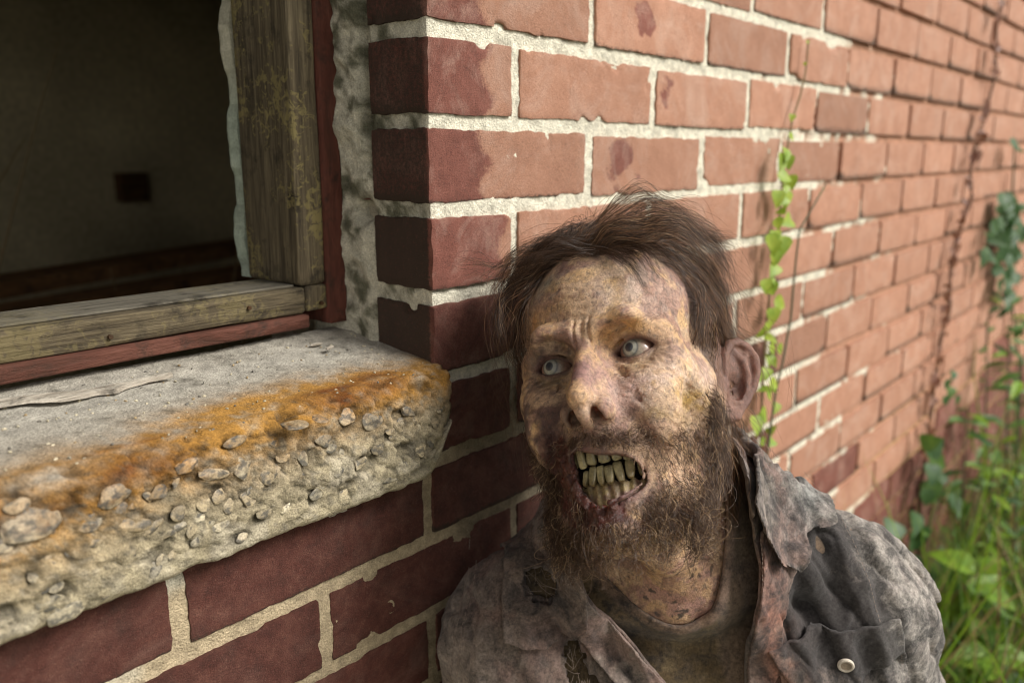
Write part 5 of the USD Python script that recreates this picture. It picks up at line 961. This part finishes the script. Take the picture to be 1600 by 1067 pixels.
X, Y = np.meshgrid(gx, gy, indexing='ij'); Z = GZ+0.05*fbm(np.stack([X, Y, 0*X], -1).reshape(-1, 3), 0.9, 3, 3).reshape(X.shape)*(np.abs(X) < 9)*(Y > -9)
tag(obj('ground', (np.stack([X, Y, Z], -1).reshape(-1, 3), grid_faces(len(gx), len(gy))), mats['soil'], smooth=True), kind='structure')
LEAF = {'ovate': ([0, .18, .4, .65, .85, 1], [0.02, .26, .36, .28, .14, 0.005]), 'heart': ([0, .06, .25, .55, .8, 1], [0.12, .36, .46, .34, .16, 0.005]), 'lance': ([0, .2, .45, .7, .9, 1], [0.02, .12, .16, .12, .05, 0.004])}
def leaf_at(pos, d, n, size, kind='ovate', bend=0.25):
    d = np.asarray(d, float)/np.linalg.norm(d); n = np.asarray(n, float); n = n-d*(n@d); n /= np.linalg.norm(n); s = np.cross(d, n)
    t, w = (np.array(a) for a in LEAF[kind]); c = np.asarray(pos)+size*(t[:, None]*d-bend*(t**2)[:, None]*n); up = 0.25*w[:, None]*size*n
    V = np.stack([c-w[:, None]*size*s+up, c, c+w[:, None]*size*s+up], 1).reshape(-1, 3); return V, grid_faces(len(t), 3)
rv = np.random.default_rng(23)
def vine(name, label, pts, y, rad, mat, leaves, lm, kind, size, cat_='vine', wig=0.004, group=None):
    w = np.array([on_wall(a, b, y) for a, b in pts]); s = np.linspace(0, len(w)-1, 8*len(w)); c = np.stack([np.interp(s, np.arange(len(w)), w[:, k]) for k in range(3)], 1); c += wig*(np.stack([meshkit.fbm(c*9+k*7, 3, 5) for k in range(3)], 1)-.5); c[:, 1] = np.minimum(c[:, 1], -0.004)
    t = thing(name, label, cat_, c[-1], group); obj('stem', tube(c, np.linspace(rad*0.55, rad, len(c)), 6), mats[mat], t, smooth=True, loc=c[-1])
    for k, (a, b, sz) in enumerate(leaves):
        p = on_wall(a, b, y-0.012); d = np.array([rv.normal(0, .5), -0.25, rv.normal(-0.55, .5)]); n = np.array([-0.45+rv.normal(0, .3), -0.8, 0.5+rv.normal(0, .2)]); L = sz*size*p.dot([1, 0, 0])**0
        v, f = leaf_at(p-0.4*L*d/np.linalg.norm(d), d, n, L, kind, rv.uniform(0.05, 0.35)); obj('leaf', (v, f), mats[lm if isinstance(lm, str) else lm[k % len(lm)]], t, smooth=True, loc=c[-1])
    return t
vine('creeper', 'slender creeper with lime green heart-shaped leaves climbing beside the head', [(1262, 62), (1258, 110), (1250, 150), (1238, 190), (1228, 245), (1222, 300), (1216, 380), (1205, 440), (1197, 510), (1192, 580), (1188, 700), (1180, 800)], -0.010, 0.0020, 'stem_tan',
     [(1238, 183, .5), (1236, 214, .6), (1222, 250, 1.1), (1232, 252, .9), (1236, 284, 1.0), (1216, 308, 1.1), (1229, 310, 1.3), (1233, 345, 1.2), (1205, 376, 1.1), (1222, 382, 1.4), (1214, 398, 1.0), (1197, 446, 1.0), (1207, 449, .9), (1212, 488, .7), (1188, 520, 1.0), (1206, 545, .9), (1184, 585, 1.2), (1196, 610, 1.3), (1203, 560, .8), (1194, 650, 1.3), (1182, 662, 1.3), (1206, 690, .9), (1258, 100, .25), (1262, 66, .25)]+[(rv.normal(1224, 7)-(b-250)*0.065*(b > 250), b, rv.uniform(.6, 1.2)) for b in np.linspace(240, 690, 26)], 'leaf_lime', 'heart', 0.021)
vine('woody_shoot', 'dark bare woody shoot rising beside the lime creeper, tip bent right', [(1292, 286), (1270, 325), (1250, 358), (1243, 420), (1236, 500), (1224, 560), (1212, 612), (1200, 690), (1190, 800)], -0.022, 0.0019, 'stem_green', [(1287, 296, .5), (1282, 302, .5)], 'leaf_green', 'ovate', 0.012, 'shoot')
dry = [(1566, 0), (1553, 110), (1531, 210), (1512, 300), (1490, 400), (1475, 500), (1460, 600), (1446, 700), (1438, 780), (1430, 900)]
cl = []
for k in range(90):
    s = rv.uniform(0, 7.3); i = int(s); f = s-i; a = dry[i][0]*(1-f)+dry[i+1][0]*f; b = dry[i][1]*(1-f)+dry[i+1][1]*f; cl.append((a+rv.normal(0, 2.5), b, rv.uniform(.4, 1.1)))
vine('dead_creeper', 'reddish brown dead creeper running up the far brick wall', dry, -0.010, 0.005, 'stem_dry', cl, 'dry_leaf', 'heart', 0.026, wig=0.03)
vine('ivy', 'dark green ivy hanging on the far wall at the right edge', [(1585, 225), (1582, 300), (1576, 380), (1580, 460), (1592, 560), (1585, 700), (1575, 860)], -0.02, 0.004, 'stem_green',
     [(rv.normal(1576, 11), rv.uniform(300, 470), rv.uniform(.6, 1.4)) for _ in range(70)]+[(1548, 400, 1.3), (1538, 402, 1.0), (1560, 404, 1.1), (1585, 228, 1.0), (1592, 232, .9), (1590, 520, .8), (1582, 545, .7), (1586, 590, .8), (1590, 640, .8)], 'leaf_ivy', 'heart', 0.042)
vine('ivy', 'glossy green ivy low on the wall just right of the shoulder', [(1446, 660), (1455, 700), (1462, 760), (1450, 820), (1440, 900), (1450, 980)], -0.03, 0.003, 'stem_dry',
     [(1452, 690, .9), (1460, 700, 1.0), (1452, 715, 1.0), (1464, 722, 1.1), (1457, 738, 1.0), (1470, 745, .9), (1455, 765, 1.1), (1462, 780, 1.2), (1449, 775, .8), (1442, 822, 1.2), (1430, 815, 1.1), (1395, 828, 1.1), (1405, 845, 1.2), (1436, 840, 1.3), (1490, 785, 1.3), (1500, 795, 1.0), (1425, 870, 1.7), (1420, 885, 1.4), (1470, 895, 1.5), (1476, 925, 1.5), (1450, 905, 1.0), (1440, 930, 1.2), (1480, 600, .5), (1490, 585, .5), (1486, 612, .6), (1478, 625, .5), (1496, 625, .5)], ['leaf_green', 'leaf_ivy', 'leaf_ivy'], 'heart', 0.050)
# tall weeds by the foot of the wall
def weed(base, top, n, size, label, mats_, kind='lance', cat_='weed', group=None):
    base, top = np.asarray(base, float), np.asarray(top, float); s = np.linspace(0, 1, 14)[:, None]; c = base+(top-base)*s+np.array([0.05, 0.02, 0])*np.sin(s*2.6)*rv.normal(0, .7)
    t = thing('tall_weed', label, cat_, base, group); obj('stem', tube(c, np.linspace(0.004, 0.0015, 14), 5), mats['stem_green'], t, loc=base)
    for k in range(n):
        f = rv.uniform(0.25, 1.0); p = np.array([np.interp(f, s[:, 0], c[:, i]) for i in range(3)]); an = rv.uniform(0, 6.28); d = np.array([math.cos(an), math.sin(an), rv.uniform(-.2, .7)])
        v, fc = leaf_at(p, d, [-.3, -.3, 1], size*rv.uniform(.6, 1.3), kind, rv.uniform(.1, .5)); obj('leaf', (v, fc), mats[mats_[k % len(mats_)]], t, loc=base)
def at_depth(px, py, x): d = (px-800)/F_PX*RT-(py-533.5)/F_PX*UP+FW; return CAM+d*((x-CAM[0])/d[0])
for k, (px0, py0, px1, py1, x, n, sz, l) in enumerate([(1532, 960, 1548, 330, 2.0, 46, .055, 'tallest leafy weed standing left of the hanging ivy at the far wall'), (1568, 980, 1580, 470, 1.9, 40, .06, 'leafy weed below the hanging ivy at the right edge'), (1500, 950, 1512, 640, 1.75, 26, .06, 'shorter weed between the low ivy and the tallest weed'), (1590, 1000, 1597, 560, 1.6, 30, .06, 'weed cut by the right edge of the photo'), (1550, 1020, 1556, 700, 1.5, 30, .055, 'bushy weed in front of the tallest weed')]):
    b = at_depth(px0, py0, x); tp = at_depth(px1, py1, x); b = b.copy(); dz = (b[2]-GZ); b[2] = GZ; weed(b, tp, n, sz, l, ['leaf_green', 'leaf_ivy', 'leaf_green', 'leaf_bright'])
for k, (px, py, x, l) in enumerate([(1530, 880, 1.35, 'bright yellow-green broad-leaved weed amid the grass right of the sleeve'), (1565, 960, 1.2, 'lower bright broad-leaved weed nearer the right corner')]):
    tp = at_depth(px, py, x); b = tp.copy(); b[2] = GZ; weed(b, tp, 26, .075, l, ['leaf_bright', 'leaf_bright', 'leaf_green'], 'ovate')
# grass
def grass(n, seed, xr, yr, hr, name, mat, label):
    r = np.random.default_rng(seed); x, y = r.uniform(*xr, n), -np.abs(r.uniform(*yr, n)); h = r.uniform(*hr, n)*(0.5+r.random(n)); w = r.uniform(.0018, .0045, n); an = r.uniform(0, 6.28, n); lean = h*r.uniform(.1, .8, n); la = r.normal(-0.6, 1.6, n)
    t = np.array([0, .3, .6, .85, 1.0]); V = []
    for s in (-1, 1):
        q = np.zeros((n, 5, 3)); q[..., 0] = x[:, None]+lean[:, None]*np.cos(la)[:, None]*t**2+s*(w*np.cos(an))[:, None]*(1-t**2); q[..., 1] = np.minimum(-0.008, y[:, None]+lean[:, None]*np.sin(la)[:, None]*t**2+s*(w*np.sin(an))[:, None]*(1-t**2)); q[..., 2] = GZ-0.02+h[:, None]*(t-0.25*t**3*(lean/h)[:, None]); V.append(q)
    V = np.stack(V, 2).reshape(-1, 3); g = grid_faces(5, 2); F = (g[None]+10*np.arange(n)[:, None, None]).reshape(-1, 4)
    return tag(obj(name, (V, F), mats[mat]), label, 'grass', kind='stuff')
grass(7500, 1, (0.75, 3.2), (0.01, 1.1), (.16, .48), 'green_grass', 'leaf_green', 'long green grass growing at the foot of the brick wall'); grass(2800, 2, (0.8, 3.2), (0.01, 0.9), (.2, .6), 'bright_grass', 'leaf_bright', 'yellow-green grass blades among the darker grass')
leafmat('straw', (0.22, 0.15, 0.07), (0.34, 0.25, 0.12)); grass(650, 3, (0.9, 3.2), (0.005, 0.4), (.3, .65), 'dry_grass', 'straw', 'dry straw-coloured stalks leaning against the wall')
# a few dry stalks standing in the dark room
cs = [np.stack([a+np.linspace(0, 1, 9)*dx, np.full(9, y0), -0.75+np.linspace(0, 1, 9)**0.8*hh], 1) for a, dx, y0, hh in ((0.35, 0.22, 0.95, .75), (0.30, 0.10, 0.90, .55), (0.26, 0.3, 1.0, .5), (0.20, -0.05, 0.9, .45), (-0.1, 0.25, 1.0, .8), (-0.25, 0.35, 1.05, .65), (0.4, .1, 1.0, .6))]
V, Fc = cat([tube(c, np.linspace(.003, .001, 9), 4) for c in cs]); tag(obj('dry_stalks', (V, Fc), mats['stem_tan']), 'thin dry stalks standing in the dark room behind the window', 'stalks', kind='stuff')
